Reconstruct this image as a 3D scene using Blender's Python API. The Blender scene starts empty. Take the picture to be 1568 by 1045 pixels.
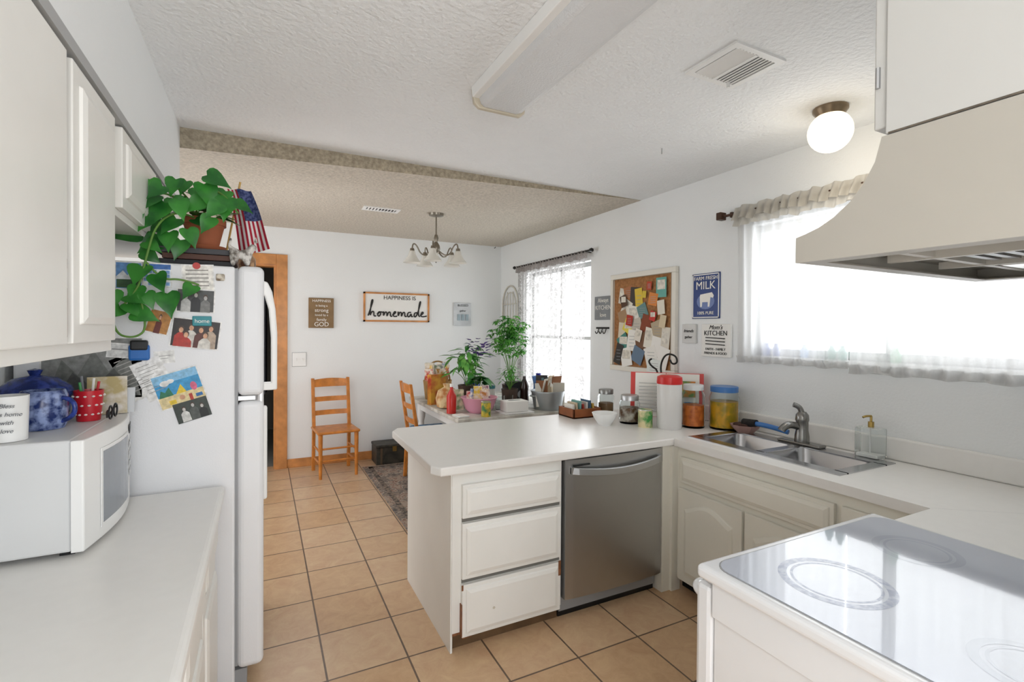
import bpy, bmesh, math, random
from mathutils import Vector, Matrix
random.seed(7)
sc=bpy.context.scene
def hx(s): return tuple(int(s[i:i+2],16)/255 for i in (0,2,4))
def lin(c):
    if isinstance(c,str): c=hx(c)
    return tuple(((x/12.92) if x<=.04045 else ((x+.055)/1.055)**2.4) for x in c)+(1,)
MC={}
def M(name,col,rough=.5,metal=0,var=0,vs=8,bump=0,bs=60,trans=0,emit=0,ecol=None,ior=1.45,coat=0,col2=None,alpha=1):
    if name in MC: return MC[name]
    if isinstance(col,str): col=hx(col)
    m=bpy.data.materials.new(name);m.use_nodes=True
    nt=m.node_tree;b=nt.nodes['Principled BSDF'];L=nt.links
    b.inputs['Roughness'].default_value=rough;b.inputs['Metallic'].default_value=metal
    b.inputs['IOR'].default_value=ior
    b.inputs['Transmission Weight'].default_value=trans
    b.inputs['Coat Weight'].default_value=coat
    b.inputs['Alpha'].default_value=alpha
    c=lin(col)
    tc=nt.nodes.new('ShaderNodeTexCoord')
    nz=nt.nodes.new('ShaderNodeTexNoise');nz.inputs['Scale'].default_value=vs;nz.inputs['Detail'].default_value=4
    L.new(tc.outputs['Object'],nz.inputs['Vector'])
    rp=nt.nodes.new('ShaderNodeValToRGB')
    v=max(var,.015)
    if col2 is not None:
        c2=lin(col2)
        rp.color_ramp.elements[0].color=c2;rp.color_ramp.elements[1].color=c
        rp.color_ramp.elements[0].position=.4;rp.color_ramp.elements[1].position=.6
    else:
        rp.color_ramp.elements[0].color=tuple(x*(1-v) for x in c[:3])+(1,)
        rp.color_ramp.elements[1].color=tuple(min(1,x*(1+v*.5)) for x in c[:3])+(1,)
        rp.color_ramp.elements[0].position=.3;rp.color_ramp.elements[1].position=.7
    L.new(nz.outputs['Fac'],rp.inputs['Fac']);L.new(rp.outputs['Color'],b.inputs['Base Color'])
    if bump:
        n2=nt.nodes.new('ShaderNodeTexNoise');n2.inputs['Scale'].default_value=bs;n2.inputs['Detail'].default_value=3
        L.new(tc.outputs['Object'],n2.inputs['Vector'])
        bp=nt.nodes.new('ShaderNodeBump');bp.inputs['Strength'].default_value=bump;bp.inputs['Distance'].default_value=.01
        L.new(n2.outputs['Fac'],bp.inputs['Height']);L.new(bp.outputs['Normal'],b.inputs['Normal'])
    if emit:
        b.inputs['Emission Color'].default_value=lin(ecol or col);b.inputs['Emission Strength'].default_value=emit
    MC[name]=m;return m
def link(o,parent=None):
    sc.collection.objects.link(o)
    if parent: o.parent=parent
    return o
def G(name):
    e=bpy.data.objects.new(name,None);e.empty_display_size=.05;return link(e)
def mesh(name,vs,fs,mat,parent=None,smooth=False,mi=None):
    me=bpy.data.meshes.new(name);me.from_pydata([tuple(v) for v in vs],[],fs)
    for m in (mat if isinstance(mat,(list,tuple)) else [mat]): me.materials.append(m)
    if mi:
        for p,i in zip(me.polygons,mi): p.material_index=i
    bm=bmesh.new();bm.from_mesh(me);bmesh.ops.recalc_face_normals(bm,faces=bm.faces);bm.to_mesh(me);bm.free()
    if smooth:
        for p in me.polygons:p.use_smooth=True
    return link(bpy.data.objects.new(name,me),parent)
def bevel(o,w,seg=2):
    if w:
        m=o.modifiers.new('bevel','BEVEL');m.width=w;m.segments=seg;m.limit_method='ANGLE';m.angle_limit=.6
    return o
BF=[(0,1,3,2),(4,6,7,5),(0,4,5,1),(2,3,7,6),(0,2,6,4),(1,5,7,3)]
def boxes(name,L,mat,parent=None,bv=0):
    vs=[];fs=[]
    for (x0,y0,z0,x1,y1,z1) in L:
        k=len(vs)
        vs+=[(x,y,z) for x in(x0,x1) for y in(y0,y1) for z in(z0,z1)]
        fs+=[tuple(i+k for i in f) for f in BF]
    return bevel(mesh(name,vs,fs,mat,parent),bv)
def box(name,x0,y0,z0,x1,y1,z1,mat,parent=None,bv=0,rot=None,seg=2):
    o=boxes(name,[(x0,y0,z0,x1,y1,z1)],mat,parent);bevel(o,bv,seg)
    if rot:
        c=Vector(((x0+x1)/2,(y0+y1)/2,(z0+z1)/2));R=rot.to_4x4()
        o.data.transform(Matrix.Translation(c)@R@Matrix.Translation(-c))
    return o
def prism(name,poly,ax,a0,a1,mat,parent=None,bv=0,smooth=False):
    n=len(poly);vs=[]
    for a in(a0,a1):
        for p in poly:
            v=list(p);v.insert('XYZ'.index(ax),a);vs.append(v)
    fs=[tuple(range(n)),tuple(range(2*n-1,n-1,-1))]+[(i,(i+1)%n,n+(i+1)%n,n+i) for i in range(n)]
    o=mesh(name,vs,fs,mat,parent);bevel(o,bv)
    return o
def lathe(name,prof,loc,mat,parent=None,seg=32,smooth=True,wav=0,cnt=8):
    vs=[];fs=[];n=len(prof)
    for i in range(seg):
        a=2*math.pi*i/seg
        for r,z in prof:
            rr=r*(1+wav*math.cos(cnt*a))
            vs.append((loc[0]+rr*math.cos(a),loc[1]+rr*math.sin(a),loc[2]+z))
    for i in range(seg):
        j=(i+1)%seg
        for k in range(n-1):
            fs.append((i*n+k,j*n+k,j*n+k+1,i*n+k+1))
    me=mesh(name,vs,fs,mat,parent,smooth)
    bm=bmesh.new();bm.from_mesh(me.data);bmesh.ops.remove_doubles(bm,verts=bm.verts,dist=1e-5);bmesh.ops.recalc_face_normals(bm,faces=bm.faces);bm.to_mesh(me.data);bm.free()
    m=me.modifiers.new('es','EDGE_SPLIT');m.split_angle=.7
    return me
def cyl(name,p0,p1,r0,mat,parent=None,r1=None,seg=16):
    r1=r0 if r1 is None else r1
    p0=Vector(p0);p1=Vector(p1);d=p1-p0
    q=d.to_track_quat('Z','Y').to_matrix().to_4x4()
    o=lathe(name,[(0,0),(r0,0),(r1,d.length),(0,d.length)],(0,0,0),mat,parent,seg)
    o.data.transform(Matrix.Translation(p0)@q);return o
def tube(name,pts,r,mat,parent=None,cyc=False,smooth=True):
    if len(pts)<3: smooth=False
    cu=bpy.data.curves.new(name,'CURVE');cu.dimensions='3D';cu.bevel_depth=r;cu.bevel_resolution=3
    s=cu.splines.new('NURBS' if smooth else 'POLY');s.points.add(len(pts)-1)
    for p,q in zip(s.points,pts): p.co=tuple(q)+(1,)
    if smooth: s.order_u=3;s.use_endpoint_u=not cyc
    s.use_cyclic_u=cyc;cu.materials.append(mat);cu.resolution_u=6;cu.use_fill_caps=True
    return link(bpy.data.objects.new(name,cu),parent)
def text(name,s,loc,size,face,mat,parent=None,ang=0,shear=0,ex=.0008,al='CENTER',off=0):
    cu=bpy.data.curves.new(name,'FONT');cu.body=s;cu.size=size;cu.align_x=al;cu.align_y='CENTER';cu.shear=shear;cu.extrude=ex;cu.offset=off
    cu.materials.append(mat);o=bpy.data.objects.new(name,cu)
    R=Matrix.Rotation(math.radians(90),4,'X')@Matrix.Rotation(ang,4,'Z')
    if face=='-X': R=Matrix.Rotation(math.radians(-90),4,'Z')@R
    o.location=loc;o.rotation_euler=R.to_euler();return link(o,parent)
def panel(name,o,u,n,w,h,mat,parent,t=.018,ins=.04,arch=0,bv=.003):
    o=Vector(o);u=Vector(u);n=Vector(n);z=Vector((0,0,1))
    P=lambda a,b,c:o+u*a+z*b+n*c
    vs=[P(a,b,c) for a in(0,w) for b in(0,h) for c in(0,t)];fs=[f for f in BF]
    def ring(i,c):
        x0,x1,y0,y1=i,w-i,i,h-i
        pts=[(x0,y0),(x1,y0)]
        if arch:
            pts+=[(x1,y1-arch)]
            for k in range(1,12):
                t_=k/12;xx=x1+(x0-x1)*t_
                pts.append((xx,y1-arch+arch*(math.sin(math.pi*t_)**1.3)))
            pts+=[(x0,y1-arch)]
        else: pts+=[(x1,y1),(x0,y1)]
        return [P(a,b,c) for a,b in pts]
    r1=ring(ins,t+.0001);r2=ring(ins+.003,t+.006);r3=ring(ins+.018,t+.011)
    for A,B in((r1,r2),(r2,r3)):
        k=len(vs);m=len(A);vs+=A+B
        fs+=[(k+i,k+(i+1)%m,k+m+(i+1)%m,k+m+i) for i in range(m)]
    k=len(vs);vs+=r3;fs.append(tuple(range(k,k+len(r3))))
    ob=mesh(name,vs,fs,mat,parent);return bevel(ob,bv)
# ---------------- materials
wallM=M('wall_paint','ECEEEE',.6,var=.01,vs=2,bump=.14,bs=90)
ceilM=M('ceiling_paint','EEF0F1',.75,bump=.75,bs=55)
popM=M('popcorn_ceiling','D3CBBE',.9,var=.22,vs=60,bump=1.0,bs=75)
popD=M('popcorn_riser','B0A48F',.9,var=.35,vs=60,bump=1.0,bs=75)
whiteC=M('cabinet_paint','EEEDE8',.35,var=.03,vs=5)
creamC=M('sink_cabinet_paint','ECE9DD',.4,var=.03,vs=5)
counterM=M('laminate','EDEBE7',.28,var=.015,vs=30)
woodO=M('pine_trim','CB8B50',.4,var=.25,vs=12)
chairW=M('honey_oak','CB8037',.35,var=.25,vs=20)
steel=M('stainless_steel','BCBDBE',.38,1,var=.04,vs=3)
steelD=M('sink_steel','BDBDBF',.25,1)
chrome=M('faucet_metal','8F8E8B',.25,1)
black=M('black_metal','16140F',.5)
blackP=M('black_plastic','18191B',.35)
white=M('white_plastic','F0F0EE',.3)
whiteG=M('white_enamel','EDEEF0',.15,coat=.4)
greyT=M('grey_trim','9A9C9E',.4)
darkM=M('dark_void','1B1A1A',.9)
brown=M('dark_brown_iron','4A3326',.45,.3)
ink=M('ink','2B2A28',.7);paperM=M('paper_white','EFEEEA',.8);wht=M('white_ink','F4F2EC',.7)
gapM=M('gap_shadow','77756F',.8)
# ---------------- room
XR,YB,YC,H=2.531,5.30,2.873,2.35
def hole_wall(name,ax,p0,p1,a0,a1,holes,mat,z1=H):
    L=[];cur=a0
    def bb(a,b,z0,zz):
        if b-a<1e-4 or zz-z0<1e-4:return
        L.append((p0,a,z0,p1,b,zz) if ax=='X' else (a,p0,z0,b,p1,zz))
    for (h0,h1,z0,zz) in sorted(holes):
        bb(cur,h0,0,z1);bb(h0,h1,0,z0);bb(h0,h1,zz,z1);cur=h1
    bb(cur,a1,0,z1)
    return boxes(name,L,mat)
hole_wall('wall_right','X',XR,XR+.13,.0,YB+.12,[(.55,1.93,1.24,1.99),(3.50,4.66,.62,1.98)],wallM)
hole_wall('wall_back','Y',YB,YB+.12,-1.9,XR,[(-.62,.12,0,1.985)],wallM)
box('wall_left',-.84,-2.0,0,-.72,YC,H,wallM)
box('wall_return',-1.9,YC-.1,0,-.84,YC,H,wallM)
hole_wall('wall_left_dining','X',-2.02,-1.9,YC-.1,YB+.12,[(3.1,4.9,.05,2.05)],wallM)
box('wall_front',.945,.0,0,XR,.125,H,wallM)
fm=bpy.data.materials.new('terracotta_tile');fm.use_nodes=True;nt=fm.node_tree;b=nt.nodes['Principled BSDF'];Lk=nt.links
tc=nt.nodes.new('ShaderNodeTexCoord');mp=nt.nodes.new('ShaderNodeMapping');mp.inputs['Location'].default_value=(-.23+3.2,-2.03+3.2,0)
Lk.new(tc.outputs['Object'],mp.inputs['Vector'])
br=nt.nodes.new('ShaderNodeTexBrick');br.offset=0;br.squash=1
for k,v in(('Scale',1),('Mortar Size',.0042),('Brick Width',.32),('Row Height',.32),('Mortar Smooth',.15),('Bias',0)):br.inputs[k].default_value=v
Lk.new(mp.outputs['Vector'],br.inputs['Vector'])
br.inputs['Color1'].default_value=lin('D5B592');br.inputs['Color2'].default_value=lin('CBA67F');br.inputs['Mortar'].default_value=lin('6A5646')
nz=nt.nodes.new('ShaderNodeTexNoise');nz.inputs['Scale'].default_value=12;nz.inputs['Detail'].default_value=8;nz.inputs['Roughness'].default_value=.7;nz.inputs['Distortion'].default_value=.8
Lk.new(tc.outputs['Object'],nz.inputs['Vector'])
mx=nt.nodes.new('ShaderNodeMixRGB');mx.blend_type='OVERLAY';mx.inputs[0].default_value=.6
Lk.new(br.outputs['Color'],mx.inputs[1])
hs=nt.nodes.new('ShaderNodeRGBToBW');Lk.new(nz.outputs['Color'],hs.inputs[0]);Lk.new(hs.outputs[0],mx.inputs[2])
Lk.new(mx.outputs[0],b.inputs['Base Color']);b.inputs['Roughness'].default_value=.35
bp=nt.nodes.new('ShaderNodeBump');bp.inputs['Strength'].default_value=.4;bp.inputs['Distance'].default_value=.004;bp.invert=True
Lk.new(br.outputs['Fac'],bp.inputs['Height']);Lk.new(bp.outputs['Normal'],b.inputs['Normal'])
box('floor',-2.0,-2.0,-.1,XR+.13,YB+.12,0,fm)
box('ceiling',-.84,-2.0,H,XR+.13,YC,H+.1,ceilM)
zl=H-.10
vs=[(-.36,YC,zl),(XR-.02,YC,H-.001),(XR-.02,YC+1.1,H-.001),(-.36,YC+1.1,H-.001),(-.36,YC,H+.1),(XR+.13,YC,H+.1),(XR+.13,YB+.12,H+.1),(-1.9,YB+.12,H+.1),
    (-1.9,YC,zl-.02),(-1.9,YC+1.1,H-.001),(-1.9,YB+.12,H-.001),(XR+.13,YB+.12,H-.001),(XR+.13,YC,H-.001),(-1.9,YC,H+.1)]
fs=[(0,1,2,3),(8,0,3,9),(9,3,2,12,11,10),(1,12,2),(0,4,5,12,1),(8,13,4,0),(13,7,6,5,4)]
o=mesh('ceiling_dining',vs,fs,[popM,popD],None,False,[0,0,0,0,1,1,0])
box('trim_soffit',-.72,-2.0,1.985,-.358,YC,H,wallM)
g=G('trim_door')
box('jamb_right',.12,YB-.02,0,.22,YB,2.085,woodO,g,.004);box('jamb_left',-.72,YB-.02,0,-.62,YB,2.085,woodO,g,.004)
box('head',-.62,YB-.02,1.985,.12,YB,2.085,woodO,g,.004)
box('casing_in',.10,YB,0,.12,YB+.12,1.985,woodO,g);box('casing_in2',-.62,YB,1.965,.1,YB+.12,1.985,woodO,g)
box('baseboard_back',.22,YB-.015,0,XR,YB,.085,woodO,None,.004)
box('baseboard_right',XR-.015,2.83,0,XR,YB-.015,.085,woodO,None,.004)
g=G('hallway')
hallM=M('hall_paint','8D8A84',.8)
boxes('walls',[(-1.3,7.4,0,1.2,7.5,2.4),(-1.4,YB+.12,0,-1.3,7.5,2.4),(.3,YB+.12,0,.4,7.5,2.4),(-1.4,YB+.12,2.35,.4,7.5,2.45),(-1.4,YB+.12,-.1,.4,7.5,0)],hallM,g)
clo=G('hanging_clothes')
for i,c in enumerate(['3A3340','1E2A3A','9A9FA8','22222A']):
    x=-.13+.02*i;y=5.6+.18*i
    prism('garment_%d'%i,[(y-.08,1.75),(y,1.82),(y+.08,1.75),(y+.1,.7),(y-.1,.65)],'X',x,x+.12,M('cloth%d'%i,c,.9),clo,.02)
cyl('rail',(-.05,5.45,1.84),(-.05,7.3,1.84),.012,steel,clo)
# ---------------- left counter
g=G('left_base_cabinet')
box('countertop',-.70,-1.2,.768,-.118,2.066,.808,counterM,g,.016,seg=4)
box('carcass',-.70,-1.2,.09,-.165,2.05,.768,whiteC,g)
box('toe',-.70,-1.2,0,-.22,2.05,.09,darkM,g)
y=2.03
for i in range(6):
    w=.42;y0=y-w
    panel('drawer_%d'%i,(-.165,y0+.01,.60),(0,1,0),(1,0,0),w-.02,.135,whiteC,g,ins=.02)
    panel('door_%d'%i,(-.165,y0+.01,.11),(0,1,0),(1,0,0),w-.02,.47,whiteC,g)
    y=y0
g=G('upper_cabinet')
box('carcass',-.71,-.9,1.315,-.375,1.73,1.983,whiteC,g,.002)
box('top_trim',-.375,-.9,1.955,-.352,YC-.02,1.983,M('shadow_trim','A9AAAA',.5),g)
rust=M('rusty_edge','8A5A3A',.7,var=.4,vs=40)
box('door_a',-.375,.72,1.345,-.355,1.312,1.945,whiteC,g,.003)
panel('door_b',(-.375,1.345,1.345),(0,1,0),(1,0,0),.335,.60,whiteC,g,t=.02)
for yy in (-.54,.09):box('door_c%d'%(yy>0),-.375,yy,1.345,-.355,yy+.60,1.945,whiteC,g,.003)
box('gap',-.376,1.312,1.345,-.372,1.345,1.945,gapM,g)
boxes('rust_a',[(-.3725,1.3125,1.36,-.356,1.3138,1.46),(-.3725,1.3125,1.50,-.356,1.3135,1.52)],rust,g)
g=G('over_fridge_cabinet')
box('carcass',-.71,1.735,1.70,-.375,2.85,1.983,whiteC,g,.002)
panel('door_a',(-.375,1.76,1.72),(0,1,0),(1,0,0),.50,.23,whiteC,g,t=.02,ins=.035)
panel('door_b',(-.375,2.29,1.72),(0,1,0),(1,0,0),.50,.23,whiteC,g,t=.02,ins=.035)
# ---------------- fridge
g=G('refrigerator')
frM=M('fridge_white','EBECEE',.35,bump=.05,bs=200)
box('body',-.70,2.09,.03,-.09,2.79,1.605,frM,g,.008)
box('freezer_door',-.082,2.085,1.125,.006,2.795,1.61,frM,g,.022,seg=4)
box('main_door',-.082,2.085,.10,.006,2.795,1.105,frM,g,.022,seg=4)
box('gasket',-.092,2.10,.11,-.08,2.78,1.60,greyT,g)
box('grille',-.10,2.11,.02,-.05,2.77,.09,greyT,g)
boxes('feet',[(-.66,2.13,0,-.60,2.19,.03),(-.2,2.13,0,-.14,2.19,.03),(-.66,2.69,0,-.6,2.75,.03),(-.2,2.69,0,-.14,2.75,.03)],blackP,g)
box('hinge',-.085,2.10,1.105,-.02,2.16,1.125,steel,g,.003)
box('hinge_top',-.12,2.70,1.605,-.03,2.77,1.625,white,g,.004)
prism('freezer_handle',[(.0,1.56),(.018,1.555),(.034,1.52),(.046,1.45),(.052,1.36),(.052,1.14),(.030,1.14),(.030,1.34),(.022,1.45),(.008,1.50),(.0,1.51)],'Y',2.11,2.14,white,g,.006)
box('handle_base',.0,2.11,1.14,.04,2.14,1.17,white,g,.004)
box('lower_handle',.0,2.11,.72,.018,2.135,1.08,white,g,.008)
# ---------------- peninsula
g=G('peninsula_cabinet')
box('carcass',.717,1.965,.075,1.262,2.66,.768,whiteC,g,.002)
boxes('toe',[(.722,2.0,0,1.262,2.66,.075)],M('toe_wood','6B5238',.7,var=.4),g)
box('end_skirt',.713,1.97,.0,.722,2.66,.768,whiteC,g)
box('back',1.262,2.60,.0,1.87,2.66,.768,whiteC,g)
for i,(z0,z1) in enumerate([(.575,.718),(.315,.553),(.068,.292)]):
    panel('drawer_%d'%(i+1),(.757,1.965,z0),(1,0,0),(0,-1,0),.49,z1-z0,whiteC,g,t=.02,ins=.016)
boxes('drawer_gaps',[(.76,1.963,.555,1.25,1.9655,.573),(.76,1.963,.294,1.25,1.9655,.313)],gapM,g)
boxes('chips',[(.7535,1.944,.075,.757,1.965,.21),(.757,1.944,.0655,.80,1.965,.068),(1.235,1.944,.23,1.2485,1.9445,.30),(.72,1.9635,.075,.76,1.965,.085),(.7535,1.944,.27,.762,1.9445,.294)],rust,g)
cyl('knob_hole',(.90,1.935,.17),(.90,1.933,.17),.006,M('hole','C9C3B4',.6),g,seg=12)
g=G('peninsula_countertop')
prism('top',[(.655,1.932),(.628,1.985),(.632,2.08),(.645,2.74),(.69,2.818),(XR,2.818),(XR,1.932)],'Z',.770,.808,counterM,g,.006)
box('seam',2.0,1.9315,.8078,2.4,1.9325,.8083,greyT,g)
g=G('sink_countertop')
boxes('sink_run',[(1.94,.81,.77,2.055,1.93,.808),(2.435,.81,.77,XR,1.93,.808),(2.055,.81,.77,2.435,1.165,.808),(2.055,1.915,.77,2.435,1.93,.808),(1.712,.13,.77,XR,.81,.808)],counterM,g)
o=mesh('mitre_seam',[(1.94,.813,.8082),(1.943,.81,.8082),(2.50,.40,.8082),(2.497,.403,.8082)],[(0,1,2,3)],greyT,g)
box('trim_backsplash',XR-.022,.13,.808,XR,2.70,.908,counterM,None,.008)
# dishwasher
g=G('dishwasher')
n=14;vs=[];fs=[]
for i in range(n+1):
    x=1.273+.594*i/n;t=i/n
    yy=1.946-.014*max(0,math.sin(math.pi*t))**.6
    for z in(.105,.765):vs.append((x,yy,z))
for i in range(n):fs.append((2*i,2*i+2,2*i+3,2*i+1))
k=len(vs);vs+=[(1.273,1.985,.105),(1.273,1.985,.765),(1.867,1.985,.105),(1.867,1.985,.765)]
fs+=[(0,1,k+1,k),(2*n,k+2,k+3,2*n+1),tuple([2*i+1 for i in range(n+1)]+[k+3,k+1]),tuple([2*i for i in range(n+1)]+[k+2,k])]
mesh('door',vs,fs,steel,g)
box('tub',1.268,1.99,.03,1.866,2.55,.768,greyT,g)
box('toe_panel',1.268,2.0,.0,1.866,2.02,.10,blackP,g)
vs=[];fs=[];n=16
for i in range(n+1):
    t=i/n;x=1.29+.56*t;s=max(0,math.sin(math.pi*t))
    zc=.718-.022*s;yf=1.925-.032*s**.5
    w=.017
    vs+=[(x,yf,zc+w),(x,yf-.004,zc-w),(x,yf+.012,zc-w),(x,yf+.012,zc+w)]
for i in range(n):
    for a in range(4):
        fs.append((4*i+a,4*i+4+a,4*i+4+(a+1)%4,4*i+(a+1)%4))
fs+=[(0,1,2,3),(4*n,4*n+1,4*n+2,4*n+3)]
bevel(mesh('handle',vs,fs,steel,g),.003)
boxes('brackets',[(1.29,1.92,.70,1.305,1.95,.735),(1.835,1.92,.70,1.85,1.95,.735)],steel,g)
box('pocket',1.305,1.929,.735,1.40,1.9345,.742,blackP,g)
# sink base
g=G('sink_base_cabinet')
boxes('carcass',[(1.875,1.945,.0,1.93,2.6,.769),(1.97,.83,.07,2.0,1.945,.769),(1.93,1.93,0,1.99,2.0,.769)],creamC,g)
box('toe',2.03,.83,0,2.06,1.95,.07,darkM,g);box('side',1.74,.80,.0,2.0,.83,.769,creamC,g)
panel('false_front',(1.97,1.90,.585),(0,-1,0),(-1,0,0),.78,.135,creamC,g,t=.018,ins=.016)
panel('door_1',(1.97,1.91,.075),(0,-1,0),(-1,0,0),.385,.48,creamC,g,arch=.05,ins=.045)
panel('door_2',(1.97,1.51,.075),(0,-1,0),(-1,0,0),.385,.48,creamC,g,arch=.05,ins=.045)
panel('door_3',(1.97,1.095,.075),(0,-1,0),(-1,0,0),.24,.645,creamC,g,ins=.045)
# sink
g=G('kitchen_sink')
def basin(nm,x0,x1,y0,y1,zt,zb):
    vs=[];fs=[]
    def rr(x0,x1,y0,y1,r,z):
        out=[]
        for cx,cy,a0 in((x1-r,y1-r,0),(x0+r,y1-r,90),(x0+r,y0+r,180),(x1-r,y0+r,270)):
            for k in range(6):
                a=math.radians(a0+18*k);out.append((cx+r*math.cos(a),cy+r*math.sin(a),z))
        return out
    lv=[rr(x0-.004,x1+.004,y0-.004,y1+.004,.054,zt),rr(x0,x1,y0,y1,.05,zt-.006),rr(x0+.008,x1-.008,y0+.008,y1-.008,.05,zb+.03),rr(x0+.03,x1-.03,y0+.03,y1-.03,.04,zb)]
    for l in lv:vs+=l
    for a in range(3):
        for i in range(24):
            j=(i+1)%24;fs.append((a*24+i,a*24+j,a*24+24+j,a*24+24+i))
    fs.append(tuple(range(72,96)))
    mesh(nm,vs,fs,steelD,g,True)
x0,x1,ya,ym0,ym1,yb=2.09,2.38,1.195,1.525,1.555,1.885
basin('basin_1',x0,x1,ya,ym0,.812,.65);basin('basin_2',x0,x1,ym1,yb,.812,.65)
boxes('rim',[(2.04,1.15,.808,x0+.01,1.93,.8125),(x1-.01,1.15,.808,2.45,1.93,.8125),(x0,1.15,.808,x1,ya+.006,.8125),(x0,yb-.006,.808,x1,1.93,.8125),(x0,ym0-.006,.808,x1,ym1+.006,.8125)],steelD,g)
for nm,yy in(('drain_1',1.36),('drain_2',1.72)):lathe(nm,[(0,.004),(.03,.004),(.042,.006),(.045,0)],(2.235,yy,.65),chrome,g,24)
g=G('kitchen_faucet')
box('base_plate',2.385,1.44,.8125,2.445,1.66,.826,chrome,g,.006)
lathe('body',[(.034,0),(.033,.03),(.028,.06),(.028,.10),(.031,.11),(.029,.135),(.018,.15),(0,.153)],(2.415,1.545,.826),chrome,g)
tube('spout',[(2.415,1.55,.895),(2.37,1.56,.912),(2.335,1.57,.912),(2.31,1.578,.895),(2.305,1.58,.885)],.018,chrome,g)
tube('lever',[(2.415,1.545,.965),(2.41,1.55,.99),(2.398,1.56,1.005),(2.385,1.572,1.01)],.013,chrome,g)
# ---------------- stove
g=G('electric_range')
box('body',.962,.14,.02,1.69,.825,.785,whiteG,g,.004)
box('side_trim',.955,.14,.70,.963,.825,.785,whiteG,g,.002)
box('cooktop',.941,.135,.783,1.701,.862,.818,whiteG,g,.012,seg=4)
gl=M('ceramic_glass','BCC2D0',.06,coat=1)
def rpoly(x0,x1,y0,y1,r):
    out=[]
    for cx,cy,a0 in((x1-r,y1-r,0),(x0+r,y1-r,90),(x0+r,y0+r,180),(x1-r,y0+r,270)):
        for k in range(7):
            a=math.radians(a0+15*k);out.append((cx+r*math.cos(a),cy+r*math.sin(a)))
    return out
prism('glass_rim',rpoly(.962,1.682,.20,.838,.05),'Z',.817,.8195,greyT,g)
prism('glass',rpoly(.965,1.679,.203,.835,.048),'Z',.817,.8202,gl,g)
ringM=M('burner_mark','8A93AC',.1,vs=50,col2='A9B1C4',coat=.5);ringF=M('burner_mark_faint','B1B8C7',.06,coat=1)
for i,(cx,cy,r,mm) in enumerate([(1.15,.655,.105,ringM),(1.50,.655,.085,ringF),(1.15,.33,.08,ringF),(1.50,.33,.095,ringF)]):
    for j,(ra,wd) in enumerate([(r,.009),(r-.019,.003)]):
        lathe('burner_%d_%d'%(i,j),[(ra-wd,.0),(ra+wd,0)],(cx,cy,.8204),mm,g,64)
box('oven_door',.955,.828,.19,1.688,.875,.768,whiteG,g,.012)
box('oven_window',1.08,.873,.33,1.56,.878,.60,blackP,g,.003)
tube('oven_handle',[(.99,.872,.72),(.99,.915,.725),(1.05,.92,.725),(1.59,.92,.725),(1.65,.915,.725),(1.65,.872,.72)],.013,whiteG,g)
box('drawer',.955,.828,.03,1.688,.865,.175,whiteG,g,.01)
box('backguard',.945,.132,.818,1.697,.19,.95,whiteG,g,.01)
# hood
g=G('range_hood')
hoodM=M('almond_metal','B6B1A7',.4,var=.02)
hoodD=M('hood_inner','A6A197',.4,.3)
pf=[(.62,1.548),(.62,1.566),(.60,1.571),(.575,1.579),(.548,1.593),(.52,1.615),(.497,1.643),(.48,1.675),(.47,1.715)]
prism('shell',pf+[(.135,1.715),(.135,1.548)],'X',.941,1.701,hoodM,g)
boxes('skirt',[(.941,.614,1.517,1.701,.62,1.548),(.941,.135,1.517,.947,.614,1.548),(1.695,.135,1.517,1.701,.614,1.548),(.947,.135,1.517,1.695,.141,1.548)],hoodM,g)
boxes('lip',[(.947,.585,1.517,1.695,.614,1.520),(.947,.141,1.517,.985,.585,1.520),(1.657,.141,1.517,1.695,.585,1.520)],hoodD,g)
boxes('frame',[(1.2,.16,1.53,1.215,.585,1.546),(1.0,.50,1.532,1.65,.515,1.547),(1.42,.16,1.53,1.43,.585,1.546)],M('hood_bar','C9C5BC',.4),g)
boxes('filter',[(1.22,.2+.03*k,1.538,1.41,.215+.03*k,1.547) for k in range(10)],steel,g)
box('light_lens',1.45,.40,1.530,1.62,.49,1.547,M('lens','EDEDE8',.2),g,.005)
g=G('hood_cabinet')
hc=M('hood_cab','C9C8C4',.4)
box('carcass',.941,.132,1.717,1.71,.465,H-.001,hc,g,.002)
box('door_l',.945,.465,1.73,1.32,.485,H-.02,hc,g,.003);box('door_r',1.33,.465,1.73,1.705,.485,H-.02,hc,g,.003)
boxes('bottom_edge',[(.9402,.14,1.7165,.9415,.46,1.7195)],M('edge_grime','6E6558',.8,var=.4,vs=60),g)
for i,z in enumerate((1.80,2.03,2.12)):cyl('hinge_%d'%i,(.943,.478,z),(.943,.478,z+.035),.004,steel,g,seg=8)
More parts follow.
